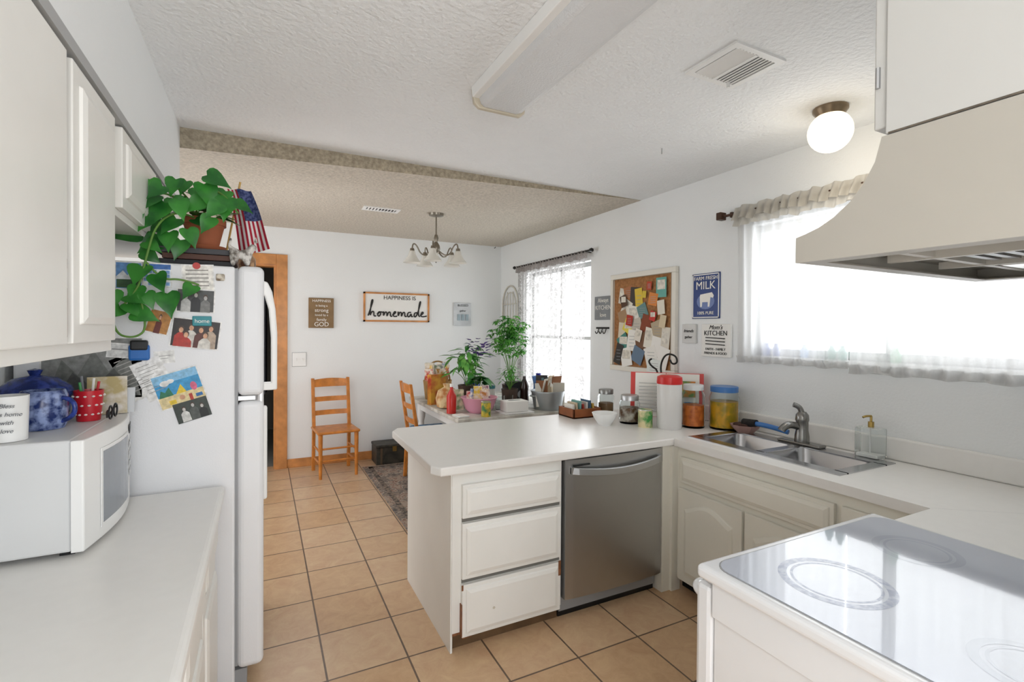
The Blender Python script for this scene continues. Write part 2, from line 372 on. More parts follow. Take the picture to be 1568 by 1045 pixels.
# ---------------- ceiling things
g=G('fluorescent_light')
lensM=M('ribbed_lens','D6D7D8',.35,bump=.3,bs=150)
prism('lens',[(.775,2.315),(.785,2.288),(.80,2.278),(.945,2.278),(.97,2.288),(.98,2.315)],'Y',.62,1.845,lensM,g,.004)
prism('housing',[(.745,2.35),(.75,2.31),(.995,2.31),(1.0,2.35)],'Y',.62,1.85,M('fixture_white','F2F2F0',.4),g,.003)
ecap=M('end_cap','C6BCA8',.4)
for nm,ya_ in(('end_cap',1.845),('end_cap_near',.60)):prism(nm,[(.75,2.349),(.758,2.29),(.78,2.272),(.965,2.272),(.987,2.29),(.995,2.349)],'Y',ya_,ya_+.02,ecap,g,.004)
def vent(x0,x1,y0,y1,n):
    g=G('ceiling_vent');z=H;f=.025
    boxes('frame',[(x0,y0,z-.008,x1,y0+f,z),(x0,y1-f,z-.008,x1,y1,z),(x0,y0+f,z-.008,x0+f,y1-f,z),(x1-f,y0+f,z-.008,x1,y1-f,z)],white,g)
    box('duct',x0+.024,y0+.024,z-.0015,x1-.024,y1-.024,z-.0005,M('duct_dark','2F2F31',.8),g)
    for i in range(n):
        t=(i+.5)/n;x=x0+.03+(x1-x0-.06)*t;w=.006 if t<.5 else .003
        box('louver_%d'%i,x-w,y0+.02,z-.008,x+w,y1-.02,z-.005,white,g,rot=Matrix.Rotation(.4,3,'Y'))
    return g
g=vent(1.41,1.665,1.14,1.37,12)
box('divider',1.53,1.16,H-.010,1.54,1.35,H-.003,white,g);box('lever',1.60,1.33,H-.03,1.607,1.34,H-.008,white,g)
vent(.72,1.01,4.02,4.15,9)
g=G('globe_ceiling_light')
lathe('canopy',[(0,0),(.068,0),(.068,-.012),(.055,-.03),(.05,-.045),(0,-.045)],(2.2,1.30,H),M('brushed_bronze','8C7A63',.3,.8),g)
lathe('globe',[(0,-.19)]+[(.087*math.sin(a),-.103-.087*math.cos(a)) for a in [k*math.pi/16 for k in range(1,14)]]+[(.045,-.03)],(2.2,1.30,H),M('globe_glass','FFF3DC',.3,emit=1.1,ecol='FFEFD2'),g)
cyl('ceiling_hook',(1.9,2.0,H-.03),(1.9,2.0,H),.003,steel)
g=G('chandelier')
cx,cy=1.31,4.02
nik=M('antique_nickel','8B8478',.3,.9)
lathe('canopy',[(0,0),(.065,0),(.06,-.02),(.02,-.03),(0,-.03)],(cx,cy,H),nik,g)
cyl('rod',(cx,cy,2.14),(cx,cy,H-.03),.006,nik,g)
lathe('column',[(0,.18),(.012,.18),(.02,.15),(.012,.12),(.03,.09),(.035,.06),(.02,.03),(.012,.0),(.018,-.03),(.0,-.06)],(cx,cy,1.99),nik,g)
shM=M('frosted_shade','E8E6DF',.25,trans=.3,emit=.05)
for k in range(5):
    a=2*math.pi*k/5+.5;c_,s_=math.cos(a),math.sin(a)
    P=lambda r,z:(cx+r*c_,cy+r*s_,z)
    tube('arm_%d'%k,[P(.02,2.04),P(.07,1.99),P(.13,2.0),P(.16,2.07),P(.19,2.09),P(.2,2.05),P(.2,2.03)],.006,nik,g)
    lathe('shade_%d'%k,[(.018,.05),(.024,.045),(.03,.02),(.045,-.01),(.07,-.045),(.073,-.05),(.068,-.047),(.042,-.01),(.027,.018)],P(.2,1.975),shM,g,24)
    lathe('socket_%d'%k,[(0,.075),(.016,.07),(.02,.045),(0,.04)],P(.2,1.975),nik,g,16)
# ---------------- windows
def window(name,y0,y1,z0,z1,mull,hm=[]):
    g=G(name);x=XR+.07
    L=[(x,y0,z0,x+.04,y1,z0+.04),(x,y0,z1-.04,x+.04,y1,z1),(x,y0,z0,x+.04,y0+.04,z1),(x,y1-.04,z0,x+.04,y1,z1)]
    for m in mull:L.append((x,m-.02,z0,x+.04,m+.02,z1))
    for m in hm:L.append((x,y0,m-.015,x+.04,y1,m+.015))
    boxes('frame',L,M('window_frame','A8A8A6',.4),g,.003)
    boxes('sill',[(XR-.02,y0-.03,z0-.02,XR+.07,y1+.03,z0)],white,g)
    return g
window('window_1',.55,1.93,1.24,1.99,[1.25]);window('window_2',3.50,4.66,.62,1.98,[4.08],[1.3])
g=G('sill_trinkets')
for i,(yy,c) in enumerate([(1.84,'2E5FB8'),(1.78,'2E5FB8'),(1.62,'4A8AC8'),(1.48,'2F9A8A'),(1.43,'2F9A8A'),(1.20,'3FA060')]):
    lathe('bottle_%d'%i,[(0,0),(.018,0),(.02,.04),(.009,.06),(.011,.07),(0,.07)],(XR+.012,yy,1.24),M('trinket_'+c,c,.15),g,16)
def sheer(name,patt,lo,hi,tcol,dcol):
    m=bpy.data.materials.new(name);m.use_nodes=True;nt=m.node_tree;L=nt.links;nt.nodes.clear()
    out=nt.nodes.new('ShaderNodeOutputMaterial');tr=nt.nodes.new('ShaderNodeBsdfTransparent');tl=nt.nodes.new('ShaderNodeBsdfTranslucent');df=nt.nodes.new('ShaderNodeBsdfDiffuse')
    tl.inputs[0].default_value=tcol+(1,);df.inputs[0].default_value=dcol+(1,)
    m1=nt.nodes.new('ShaderNodeMixShader');m1.inputs[0].default_value=.5;L.new(tl.outputs[0],m1.inputs[1]);L.new(df.outputs[0],m1.inputs[2])
    m2=nt.nodes.new('ShaderNodeMixShader');L.new(tr.outputs[0],m2.inputs[1]);L.new(m1.outputs[0],m2.inputs[2])
    tc=nt.nodes.new('ShaderNodeTexCoord');nz=nt.nodes.new('ShaderNodeTexNoise');nz.inputs['Scale'].default_value=patt or 200;nz.inputs['Detail'].default_value=2;nz.inputs['Distortion'].default_value=1.5 if patt else 0
    L.new(tc.outputs['Object'],nz.inputs['Vector'])
    r=nt.nodes.new('ShaderNodeValToRGB')
    if patt:
        r.color_ramp.elements[0].position=.49;r.color_ramp.elements[1].position=.53
    r.color_ramp.elements[0].color=(lo,lo,lo,1);r.color_ramp.elements[1].color=(hi,hi,hi,1)
    L.new(nz.outputs['Fac'],r.inputs[0]);L.new(r.outputs[0],m2.inputs[0]);L.new(m2.outputs[0],out.inputs[0])
    return m
def curtain(nm,y0,y1,zt,zb,mat,parent,folds=14,amp=.012,x=XR-.045,flare=0,scal=0):
    ny=folds*8;nz=14;vs=[];fs=[]
    for i in range(ny+1):
        t=i/ny
        for j in range(nz+1):
            s=j/nz;y=y0+(y1-y0)*t
            dx=amp*(1-.3*s+flare*s)*math.sin(2*math.pi*folds*t+.8*math.sin(5*t)+.6*math.sin(31*t))+amp*.4*math.sin(2*math.pi*folds*.37*t+2*s)
            z=zt+(zb-zt)*s
            if j==nz: z+=.006*math.sin(folds*2.2*t)
            if scal: z+=scal*math.sin(2*math.pi*folds*.5*t+1.3*math.sin(17*t))*(1 if j in(0,nz) else 0)
            vs.append((x-abs(flare)*.02*s+dx,y+.004*math.sin(9*t+3*s),z))
    for i in range(ny):
        for j in range(nz):
            a=i*(nz+1)+j;fs.append((a,a+1,a+nz+2,a+nz+1))
    return mesh(nm,vs,fs,mat,parent,True)
shW=sheer('sheer_white',0,.76,.84,(.56,.56,.56),(.82,.82,.81));lace=sheer('lace',30,.30,1.0,(.34,.33,.33),(.62,.61,.6))
frill=sheer('cream_frill',0,.9,.95,(.46,.43,.38),(.72,.69,.63));lf=sheer('lace_frill',50,.7,1,(.2,.18,.17),(.45,.41,.39))
g=G('kitchen_curtain')
curtain('panel_a',1.37,1.985,2.04,1.205,shW,g,11);curtain('panel_b',.50,1.365,2.04,1.19,shW,g,14)
curtain('hem_a',1.37,1.985,1.235,1.20,shW,g,11,x=XR-.049);curtain('hem_b',.50,1.365,1.225,1.185,shW,g,14,x=XR-.049)
curtain('frill',.50,1.99,2.10,2.02,frill,g,30,.007,x=XR-.065,flare=1.6,scal=.006)
curtain('frill_low',.50,1.99,2.06,1.985,frill,g,26,.006,x=XR-.062,flare=1.2,scal=.004)
tube('rod',[(XR-.06,.45,2.065),(XR-.06,2.09,2.065)],.008,brown,g)
box('finial',XR-.085,2.08,2.045,XR-.035,2.115,2.09,brown,g,.004);box('bracket',XR-.06,2.02,2.05,XR,2.035,2.08,brown,g)
g=G('lace_curtain')
curtain('panel_a',4.09,4.76,2.03,.70,lace,g,9);curtain('panel_b',3.53,4.09,2.03,.70,lace,g,8)
curtain('frill',3.47,4.78,2.06,1.985,lf,g,26,.008,x=XR-.058,flare=.5)
tube('rod',[(XR-.055,3.43,2.05),(XR-.055,4.83,2.05)],.009,black,g)
for yy in(3.42,4.84):lathe('finial',[(0,-.02),(.018,-.01),(.02,.0),(.018,.01),(0,.02)],(XR-.055,yy,2.05),black,g,12)
for yy in(3.5,4.72):box('bracket',XR-.055,yy-.006,2.04,XR,yy+.006,2.06,black,g)
# ---------------- wall decor (back wall)
g=G('happiness_sign');y=YB-.025
box('board',.95,y+.008,1.457,1.63,YB-.001,1.745,paperM,g)
boxes('frame',[(.94,y-.004,1.445,1.645,YB-.001,1.462),(.94,y-.004,1.738,1.645,YB-.001,1.755),(.94,y-.004,1.445,.957,YB-.001,1.755),(1.628,y-.004,1.445,1.645,YB-.001,1.755)],woodO,g)
text('line1','HAPPINESS IS',(1.32,y+.006,1.70),.06,'-Y',ink,g)
def script(par,x0,z0,sx,sz,y,r):
    S=[[(0,.1),(.15,.9),(.25,1.5),(.12,1.5),(.12,0),(.2,.45),(.38,.5),(.4,0),(.55,.1)],
       [(.62,.25),(.75,.55),(.9,.3),(.75,.0),(.62,.25),(.85,.5),(1.02,.4)],
       [(1.05,.5),(1.07,0),(1.15,.45),(1.3,.45),(1.32,0),(1.4,.45),(1.55,.45),(1.57,0),(1.7,.1)],
       [(1.7,.2),(1.95,.35),(1.88,.55),(1.75,.35),(1.8,.0),(2.05,.1)],
       [(2.1,.5),(2.12,0),(2.2,.45),(2.35,.45),(2.37,0),(2.45,.45),(2.6,.45),(2.62,0),(2.75,.1)],
       [(3.05,.45),(2.85,.5),(2.78,.15),(2.95,.0),(3.08,.4),(3.1,0),(3.22,.1)],
       [(3.55,.4),(3.35,.5),(3.28,.15),(3.42,.0),(3.56,.4),(3.72,1.5),(3.6,1.4),(3.6,.05),(3.75,.1)],
       [(3.75,.2),(4.0,.35),(3.93,.55),(3.8,.35),(3.85,.0),(4.25,.15)]]
    for i,P in enumerate(S):tube('stroke_%d'%i,[(x0+a*sx+.08*b*sx,y,z0+b*sz) for a,b in P],r,ink,par)
script(g,.985,1.495,.148,.12,y+.005,.007)
g=G('scripture_sign');box('board',.41,YB-.03,1.375,.645,YB-.001,1.675,M('sign_brown','8A6F4E',.7,var=.2),g,.003)
for i,(s,sz) in enumerate([('HAPPINESS',.036),('is being a',.03),('strong',.05),('loved by a',.03),('family',.04),('GOD',.06)]):
    text('line_%d'%i,s,(.53,YB-.032,1.645-.047*i),sz,'-Y',wht,g)
g=G('mason_jar_sign');box('board',1.935,YB-.025,1.41,2.14,YB-.001,1.67,M('sign_grey','D3D7DA',.7,var=.2),g,.003)
text('t1','BLESSED',(2.04,YB-.027,1.64),.035,'-Y',ink,g)
for x in(1.99,2.04,2.09):cyl('jar',(x,YB-.027,1.47),(x,YB-.027,1.54),.018,M('jar_paint','9FB0B8',.5),g,seg=12)
text('t2','gather',(2.04,YB-.027,1.58),.03,'-Y',ink,g)
g=G('light_switch');box('plate',.265,YB-.008,.995,.39,YB,1.13,white,g,.003)
boxes('plate_edge',[(.262,YB-.004,.992,.393,YB,1.133)],greyT,g)
for x in(.30,.355):box('toggle_%d'%(x*100),x-.005,YB-.02,1.05,x+.005,YB-.008,1.075,white,g,.002)
tube('wall_hook',[(2.44,YB-.001,2.33),(2.44,YB-.03,2.325),(2.44,YB-.03,2.34)],.004,black)
def rsign(nm,y0,y1,z0,z1,mat,t=.018):
    g=G(nm);box('board',XR-t,y0,z0,XR-.001,y1,z1,mat,g,.003);return g
X=XR-.02
g=rsign('farmhouse_sign',3.18,3.42,1.46,1.655,M('sign_char','8A8D90',.7,var=.2))
for i,s in enumerate(['Always','KITCHEN','love']):text('l%d'%i,s,(X,3.30,1.62-.06*i),.05,'-X',wht,g)
g=rsign('farm_fresh_milk_sign',2.145,2.365,1.455,1.745,M('tin_blue','27407E',.35),.008)
X2=XR-.010
boxes('border',[(X2,2.15,1.46,XR-.008,2.36,1.466),(X2,2.15,1.734,XR-.008,2.36,1.74),(X2,2.15,1.46,XR-.008,2.156,1.74),(X2,2.354,1.46,XR-.008,2.36,1.74)],wht,g)
text('l1','FARM FRESH',(X2,2.255,1.712),.034,'-X',wht,g);text('l2','MILK',(X2,2.255,1.665),.072,'-X',wht,g)
lathe_c=[(2.255+.07*math.cos(2*math.pi*k/20),1.565+.05*math.sin(2*math.pi*k/20)) for k in range(20)]
prism('oval',lathe_c,'X',X2+.001,XR-.008,M('tin_light','6F82B4',.4),g)
prism('cow',[(2.30,1.595),(2.295,1.53),(2.283,1.53),(2.28,1.56),(2.235,1.56),(2.235,1.53),(2.223,1.53),(2.215,1.59),(2.195,1.585),(2.19,1.60),(2.205,1.62),(2.295,1.61)],'X',X2-.0005,XR-.008,wht,g)
text('l3','100% PURE',(X2,2.255,1.49),.028,'-X',wht,g)
g=rsign('friends_sign',2.325,2.44,1.295,1.42,M('sign_pale','D6D6D4',.7))
text('l1','friends',(X,2.382,1.375),.03,'-X',ink,g,shear=.3);text('l2','gather',(X,2.382,1.335),.025,'-X',ink,g)
g=rsign('moms_kitchen_sign',2.055,2.275,1.215,1.42,paperM)
text('l1',"Mom's",(X,2.165,1.398),.038,'-X',ink,g,shear=.4);text('l2','KITCHEN',(X,2.165,1.362),.042,'-X',ink,g)
for i in range(3):tube('utensil_%d'%i,[(X,2.24,1.335-.02*i),(X,2.10,1.33-.02*i)],.003,ink,g);lathe('spoon_%d'%i,[(0,.004),(.009,0),(0,-.004)],(X,2.10,1.33-.02*i),ink,g,10)
text('l3','FAITH - FAMILY',(X,2.165,1.262),.022,'-X',ink,g);text('l4','FRIENDS & FOOD',(X,2.165,1.237),.022,'-X',ink,g)
g=G('key_hook_rack');box('bar',XR-.015,3.24,1.385,XR,3.40,1.40,black,g)
for yy in(3.27,3.32,3.37):tube('hook_%d'%(yy*100),[(XR-.01,yy,1.385),(XR-.02,yy,1.35),(XR-.04,yy,1.345),(XR-.045,yy,1.365)],.004,black,g)
g=G('cathedral_wall_decor')
yc_,r_=5.03,.19;iron=M('cream_iron','CFCBBF',.6)
def arch(rr,z0,z1):
    pts=[(XR-.012,yc_+rr,z0),(XR-.012,yc_+rr,z1)]
    pts+=[(XR-.012,yc_+rr*math.cos(a),z1+rr*1.1*math.sin(a)) for a in [math.pi*k/10 for k in range(1,10)]]
    pts+=[(XR-.012,yc_-rr,z1),(XR-.012,yc_-rr,z0)];return pts
tube('arch_outer',arch(r_,1.40,1.66),.009,iron,g,smooth=False);tube('arch_inner',arch(r_-.05,1.40,1.64),.005,iron,g,smooth=False)
for k in range(-1,2):tube('bar_%d'%k,[(XR-.012,yc_+.07*k,1.40),(XR-.012,yc_+.07*k,1.80)],.005,iron,g)
for z in(1.40,1.50,1.66):tube('cross_%d'%(z*100),[(XR-.012,yc_-r_,z),(XR-.012,yc_+r_,z)],.005,iron,g)
g=G('cork_bulletin_board')
box('cork',XR-.02,2.53,1.10,XR-.001,3.15,1.78,M('cork','A8764A',.9,var=.3,vs=60),g)
frm=M('board_frame','E8E4DA',.5)
boxes('frame',[(XR-.032,2.49,1.06,XR-.001,3.19,1.10),(XR-.032,2.49,1.775,XR-.001,3.19,1.815),(XR-.032,2.49,1.10,XR-.001,2.53,1.775),(XR-.032,3.15,1.10,XR-.001,3.19,1.775)],frm,g,.004)
boxes('frame_line',[(XR-.034,2.525,1.10,XR-.03,2.53,1.775),(XR-.034,2.53,1.772,XR-.03,3.15,1.777),(XR-.034,3.15,1.10,XR-.03,3.155,1.775)],M('frame_shadow','9B8D78',.6),g)
NT=[(3.05,1.64,.08,.12,.2,'D9D3C4'),(2.98,1.66,.10,.10,-.2,'B0764F'),(2.90,1.62,.12,.16,.1,'4A4440'),(3.00,1.55,.10,.12,.5,'E4DFD2'),(2.86,1.60,.08,.18,-.1,'E0C24A'),(3.04,1.47,.10,.12,-.3,'A98A6A'),
(2.92,1.50,.13,.12,.2,'EAE7DE'),(2.82,1.52,.10,.10,-.4,'6C8E8C'),(3.05,1.37,.08,.13,.1,'DAD0B8'),(2.97,1.40,.12,.10,.5,'E8D65E'),(2.88,1.40,.11,.13,-.2,'C9C2B4'),(2.78,1.42,.10,.14,.3,'8A4A34'),
(3.03,1.28,.12,.12,-.5,'4F8A80'),(2.93,1.30,.10,.16,.15,'EFEDE6'),(2.83,1.30,.12,.12,-.15,'7A5A44'),(2.74,1.32,.10,.15,.2,'E9E5D8'),(2.66,1.38,.10,.13,-.3,'B8A88E'),(2.66,1.26,.12,.14,.2,'F0EEE8'),
(2.58,1.30,.08,.20,.1,'DED8CA'),(2.72,1.19,.12,.14,-.3,'EDEBE4'),(2.86,1.19,.12,.12,.4,'6A7F94'),(2.99,1.17,.12,.14,-.2,'F1EFE9'),(3.08,1.19,.08,.16,.3,'3E3B38'),(2.60,1.18,.10,.16,.3,'F2F0EA'),
(2.62,1.68,.10,.14,.0,'6FB0A4'),(2.70,1.60,.09,.09,.2,'D98A4A'),(2.62,1.54,.07,.10,-.1,'E6E0D0'),(2.70,1.48,.06,.07,.3,'C8413A'),(2.74,1.70,.05,.06,.1,'C05038'),(2.79,1.64,.04,.05,.1,'D9C04A'),
(3.02,1.60,.07,.09,-.3,'5A4436'),(2.95,1.45,.07,.08,.2,'B5382C'),(2.60,1.44,.06,.09,.2,'D8C8A8'),(2.85,1.34,.07,.09,.3,'E8E2D6'),(2.68,1.12,.14,.10,.1,'E6EDE9')]
for i,(yy,zz,w,h_,rt,c) in enumerate(NT):
    xx=XR-.0225-.0005*i
    box('note_%d'%i,xx-.0007,yy-w/2,zz-h_/2,xx,yy+w/2,zz+h_/2,M('note_'+c,c,.8),g,rot=Matrix.Rotation(rt,3,'X'))
    if i%3==0:
        box('print_%d'%i,xx-.0011,yy-w*.38,zz-h_*.1,xx-.0007,yy+w*.38,zz+h_*.38,M('pr_'+NT[(i*5+3)%30][5],NT[(i*5+3)%30][5],.6,var=.3,vs=40),g,rot=None)
    if i%3==1:
        for q in range(4):box('ln_%d_%d'%(i,q),xx-.0010,yy-w*.3,zz-h_*.3+q*h_*.16,xx-.0007,yy+w*.3,zz-h_*.3+q*h_*.16+.003,greyT,g)
# ---------------- counter objects
Z=.808
glass=M('clear_glass','F4F8F8',.03,trans=1,ior=1.15)
def jar(nm,x,y,r,h,cont,lid,lidc,fill=.7,lr=None):
    g=G(nm);lr=lr or r*.8
    lathe('glass',[(0,0),(r*.95,0),(r,.01),(r,h*.78),(lr,h*.9),(lr,h),(lr-.003,h),(lr-.003,h*.9),(r-.004,h*.77),(r-.004,.012),(0,.008)],(x,y,Z),glass,g)
    lathe('contents',[(0,.01),(r-.006,.012),(r-.006,h*fill),(0,h*fill)],(x,y,Z),cont,g)
    if lid:lathe('lid',[(0,h+.012),(lr+.002,h+.012),(lr+.005,h+.008),(lr+.005,h-.02),(lr+.003,h-.02)],(x,y,Z),lidc,g)
    return g
pick=M('pickled_peppers','F0B028',.3,col2='B0921E',vs=22);jer=M('spiced_pickles','EA8038',.4,col2='C05A20',vs=30)
blueL=M('blue_lid','3F74B5',.35)
jar('pickle_jar',2.41,2.01,.082,.235,pick,1,blueL,.68,.072)
jar('sauce_jar',2.28,2.12,.066,.24,jer,1,M('clear_lid','D8DCDC',.3),.55)
g=G('drink_pitcher')
lathe('body',[(0,0),(.066,0),(.07,.01),(.07,.26),(.066,.27),(0,.27)],(2.12,2.15,Z),M('milky_plastic','EDEBE8',.3,trans=.2),g)
lathe('lid',[(0,.31),(.05,.31),(.07,.30),(.073,.27),(.072,.26)],(2.12,2.15,Z),M('red_plastic','CE2A28',.3),g)
g=G('food_can');lathe('label',[(0,0),(.042,0),(.042,.1),(.039,.103),(0,.1)],(2.02,2.24,Z),M('can_label','3F8F45',.4,col2='E4D7A8',vs=18),g,24);lathe('rim',[(.038,.1),(.043,.104),(.044,.1)],(2.02,2.24,Z),steel,g,24)
jar('coffee_jar',2.02,2.38,.062,.16,M('ground_coffee','6B4A30',.8,col2='D8CDBE',vs=20),1,steel,.6)
jar('spice_jar',2.07,2.68,.055,.16,M('beans','8A6A4A',.8,var=.3),1,M('tin','8B8B88',.3,.8),.5)
g=G('white_bowl');lathe('bowl',[(0,.0),(.035,0),(.04,.01),(.065,.045),(.076,.075),(.073,.076),(.06,.045),(.035,.015),(0,.012)],(1.83,2.38,Z),white,g)
g=G('wooden_tray')
wd=M('tray_wood','8A4F2A',.5,var=.3)
boxes('tray',[(1.77,2.62,Z,1.99,2.80,Z+.01),(1.77,2.62,Z,1.78,2.80,Z+.06),(1.98,2.62,Z,1.99,2.80,Z+.06),(1.77,2.62,Z,1.99,2.63,Z+.06),(1.77,2.79,Z,1.99,2.80,Z+.06)],wd,g,.002)
for i in range(7):
    c=['E7E3D8','C9B79A','77A7A0','A33B2E','DAD6CE','4E6A84','C7A04A'][i];x=1.79+.026*i
    box('packet_%d'%i,x,2.66,Z+.012,x+.014,2.76,Z+.085+.01*(i%3),M('pk'+c,c,.6),g,rot=Matrix.Rotation(random.uniform(-.15,.15),3,'Y'))
def tilt(cx,cy,cz,w,h,t,ang,lean,mat,nm,par):
    o=boxes(nm,[(-w/2,-t/2,0,w/2,t/2,h)],mat,par)
    o.data.transform(Matrix.Translation((cx,cy,cz))@Matrix.Rotation(ang,4,'Z')@Matrix.Rotation(lean,4,'X'));return o
g=G('cookbook_stand')
redB=M('red_cover','D8403A',.4)
tilt(2.315,2.375,Z+.012,.45,.285,.010,-.785,-.12,redB,'cover',g)
tilt(2.235,2.435,Z+.016,.19,.278,.010,-.77,-.12,M('page','F4F1EA',.7),'page_left',g)
tilt(2.375,2.295,Z+.016,.20,.278,.010,-.80,-.12,M('page2','F0EDE6',.7),'page_right',g)
for k in range(9):tilt(2.228,2.428,Z+.05+.022*k,.14,.006,.010,-.77,-.12,M('text_grey','BDBBB6',.7),'text_line_%d'%k,g)
tilt(2.367,2.287,Z+.15,.15,.10,.010,-.80,-.12,M('page_photo','C9803F',.6,col2='5F8A4A',vs=25),'photo',g)
tilt(2.367,2.287,Z+.05,.17,.07,.010,-.80,-.12,M('page_photo2','D9C8B0',.6,col2='4E86B0',vs=25),'photo2',g)
boxes('stand_base',[(2.22,2.24,Z,2.44,2.26,Z+.012)],black,g)
tube('scroll',[(2.34,2.44,Z),(2.35,2.45,Z+.25),(2.35,2.47,Z+.34),(2.35,2.42,Z+.42),(2.37,2.35,Z+.41),(2.375,2.34,Z+.36),(2.36,2.38,Z+.35),(2.36,2.39,Z+.38)],.006,black,g)
tube('scroll2',[(2.33,2.46,Z+.01),(2.34,2.46,Z+.30),(2.31,2.51,Z+.33),(2.30,2.53,Z+.37),(2.315,2.51,Z+.38)],.006,black,g)
g=G('soap_dispenser')
sx,sy=2.46,1.255;brass=M('brass','B59A5A',.25,.9)
box('bottle',sx-.04,sy-.05,Z+.001,sx+.035,sy+.05,Z+.14,glass,g,.008);box('soap',sx-.034,sy-.044,Z+.007,sx+.029,sy+.044,Z+.022,M('soap','F4F4F0',.2),g,.003)
cyl('dip_tube',(sx,sy,Z+.02),(sx,sy,Z+.14),.003,white,g,seg=8)
cyl('pump_neck',(sx,sy,Z+.14),(sx,sy,Z+.165),.012,brass,g);cyl('pump_stem',(sx,sy,Z+.165),(sx,sy,Z+.19),.005,brass,g);tube('nozzle',[(sx,sy,Z+.19),(sx-.03,sy+.01,Z+.192),(sx-.04,sy+.013,Z+.185)],.005,brass,g)
g=G('dish_brush');tube('handle',[(2.42,1.62,Z+.05),(2.40,1.72,Z+.07),(2.40,1.80,Z+.065)],.013,blueL,g);cyl('head',(2.40,1.79,Z+.065),(2.40,1.87,Z+.06),.022,M('bristle','2C2A2A',.9,bump=1,bs=200),g)
g=G('sponge_dish');lathe('dish',[(0,.0),(.04,0),(.07,.03),(.075,.045),(.071,.045),(.04,.01),(0,.008)],(2.40,1.86,Z+.005),M('shell_dish','B08D84',.4,.2),g,24,wav=.06,cnt=9)
box('sponge',2.37,1.83,Z+.03,2.43,1.92,Z+.055,M('scrubber','5A4038',.9,bump=1,bs=150),g,.01)
# ---------------- microwave
g=G('microwave_oven')
mwS=M('mw_shell','DADBDB',.4)
box('shell',-.69,1.575,.822,-.42,2.04,1.10,mwS,g,.006)
n=10;vs=[];fs=[]
for i in range(n+1):
    t=i/n;yy=1.570+.475*t;xx=-.395+.028*math.sin(math.pi*t)
    vs+=[(xx,yy,.82),(xx,yy,1.099)]
for i in range(n):fs.append((2*i,2*i+2,2*i+3,2*i+1))
k=len(vs);vs+=[(-.42,1.570,.82),(-.42,1.570,1.099),(-.42,2.045,.82),(-.42,2.045,1.099)]
fs+=[(0,1,k+1,k),(2*n,k+2,k+3,2*n+1),tuple([2*i+1 for i in range(n+1)]+[k+3,k+1]),tuple([2*i for i in range(n+1)]+[k+2,k])]
bevel(mesh('front',vs,fs,white,g),.004)
def onfront(nm,y0,y1,z0,z1,mat,off):
    vs=[];fs=[];m=6
    for i in range(m+1):
        yy=y0+(y1-y0)*i/m;t=(yy-1.57)/.475;xx=-.395+.028*math.sin(math.pi*t)+off
        vs+=[(xx,yy,z0),(xx,yy,z1)]
    for i in range(m):fs.append((2*i,2*i+2,2*i+3,2*i+1))
    o=mesh(nm,vs,fs,mat,g);s=o.modifiers.new('s','SOLIDIFY');s.thickness=.002;return o
onfront('window',1.66,1.88,.86,1.05,M('mw_glass','8F949B',.08),.0015)  # light grey glass colour stands in for a reflection
onfront('window_rim',1.65,1.89,.85,1.06,white,.0008)
onfront('display',1.93,2.01,1.045,1.07,blackP,.0015)
for r in range(4):
    for c in range(3):onfront('key_%d%d'%(r,c),1.935+.027*c,1.955+.027*c,1.0-.03*r,1.018-.03*r,M('key','C9CBCD',.4),.0015)
boxes('feet',[(-.68,1.6,Z,-.65,1.63,.823),(-.45,1.6,Z,-.42,1.63,.823),(-.68,1.98,Z,-.65,2.01,.823),(-.45,1.98,Z,-.42,2.01,.823)],blackP,g)
boxes('vents',[(-.60+.012*j,1.5735,.86+.012*i,-.595+.012*j,1.576,.865+.012*i) for i in range(6) for j in range(3)],greyT,g)
T=1.101
enB=M('blue_enamel','1F2F6B',.15,col2='33479A',vs=60)
g=G('blue_casserole_pot')
lathe('pot',[(0,0),(.06,0),(.078,.02),(.082,.07),(.084,.085),(0,.085)],(-.60,1.94,T),enB,g);lathe('lid',[(.088,.085),(.082,.10),(.05,.125),(.012,.135),(.018,.15),(0,.155)],(-.60,1.94,T),enB,g)
g=G('blue_mug');lathe('cup',[(0,0),(.045,0),(.052,.02),(.052,.09),(.046,.105),(.042,.105),(.046,.02),(0,.01)],(-.535,1.785,T),M('mug_blue','1E3068',.2,col2='8FA0CC',vs=45),g,24);tube('handle',[(-.49,1.765,T+.085),(-.46,1.755,T+.08),(-.46,1.755,T+.03),(-.49,1.765,T+.02)],.006,enB,g)
g=G('polka_dot_cup')
cxp,cyp=-.462,1.885
lathe('cup',[(0,0),(.028,0),(.036,.09),(.033,.09),(.026,.008),(0,.008)],(cxp,cyp,T),M('cup_red','C01F2C',.3),g,24)
for k in range(12):
    for j in range(3):
        a=2*math.pi*(k+.5*j)/12;r=.0295+.0035*j
        lathe('dot_%d_%d'%(k,j),[(0,.003),(.003,.002),(.0045,0),(.003,-.002),(0,-.003)],(cxp+r*math.cos(a),cyp+r*math.sin(a),T+.02+.027*j),wht,g,8)
for k in range(4):
    a=k*1.3;cyl('pen_%d'%k,(cxp+.01*math.cos(a),cyp+.01*math.sin(a),T+.02),(cxp+.024*math.cos(a),cyp+.024*math.sin(a),T+.115+.008*(k%3)),.0035,M('pen%d'%k,['C01F2C','E8E6E0','7A7C80','3A8A4A'][k],.4),g,seg=8)
g=G('greeting_cup');lathe('cup',[(0,0),(.035,0),(.038,.11),(.035,.11),(.032,.01),(0,.01)],(-.555,1.635,T),white,g,24)
for i,s in enumerate(['Bless','this home','with','love']):text('t%d'%i,s,(-.545,1.594,T+.088-.02*i),.014,'-Y',M('grey_ink','7A7C80',.7),g,shear=.3)
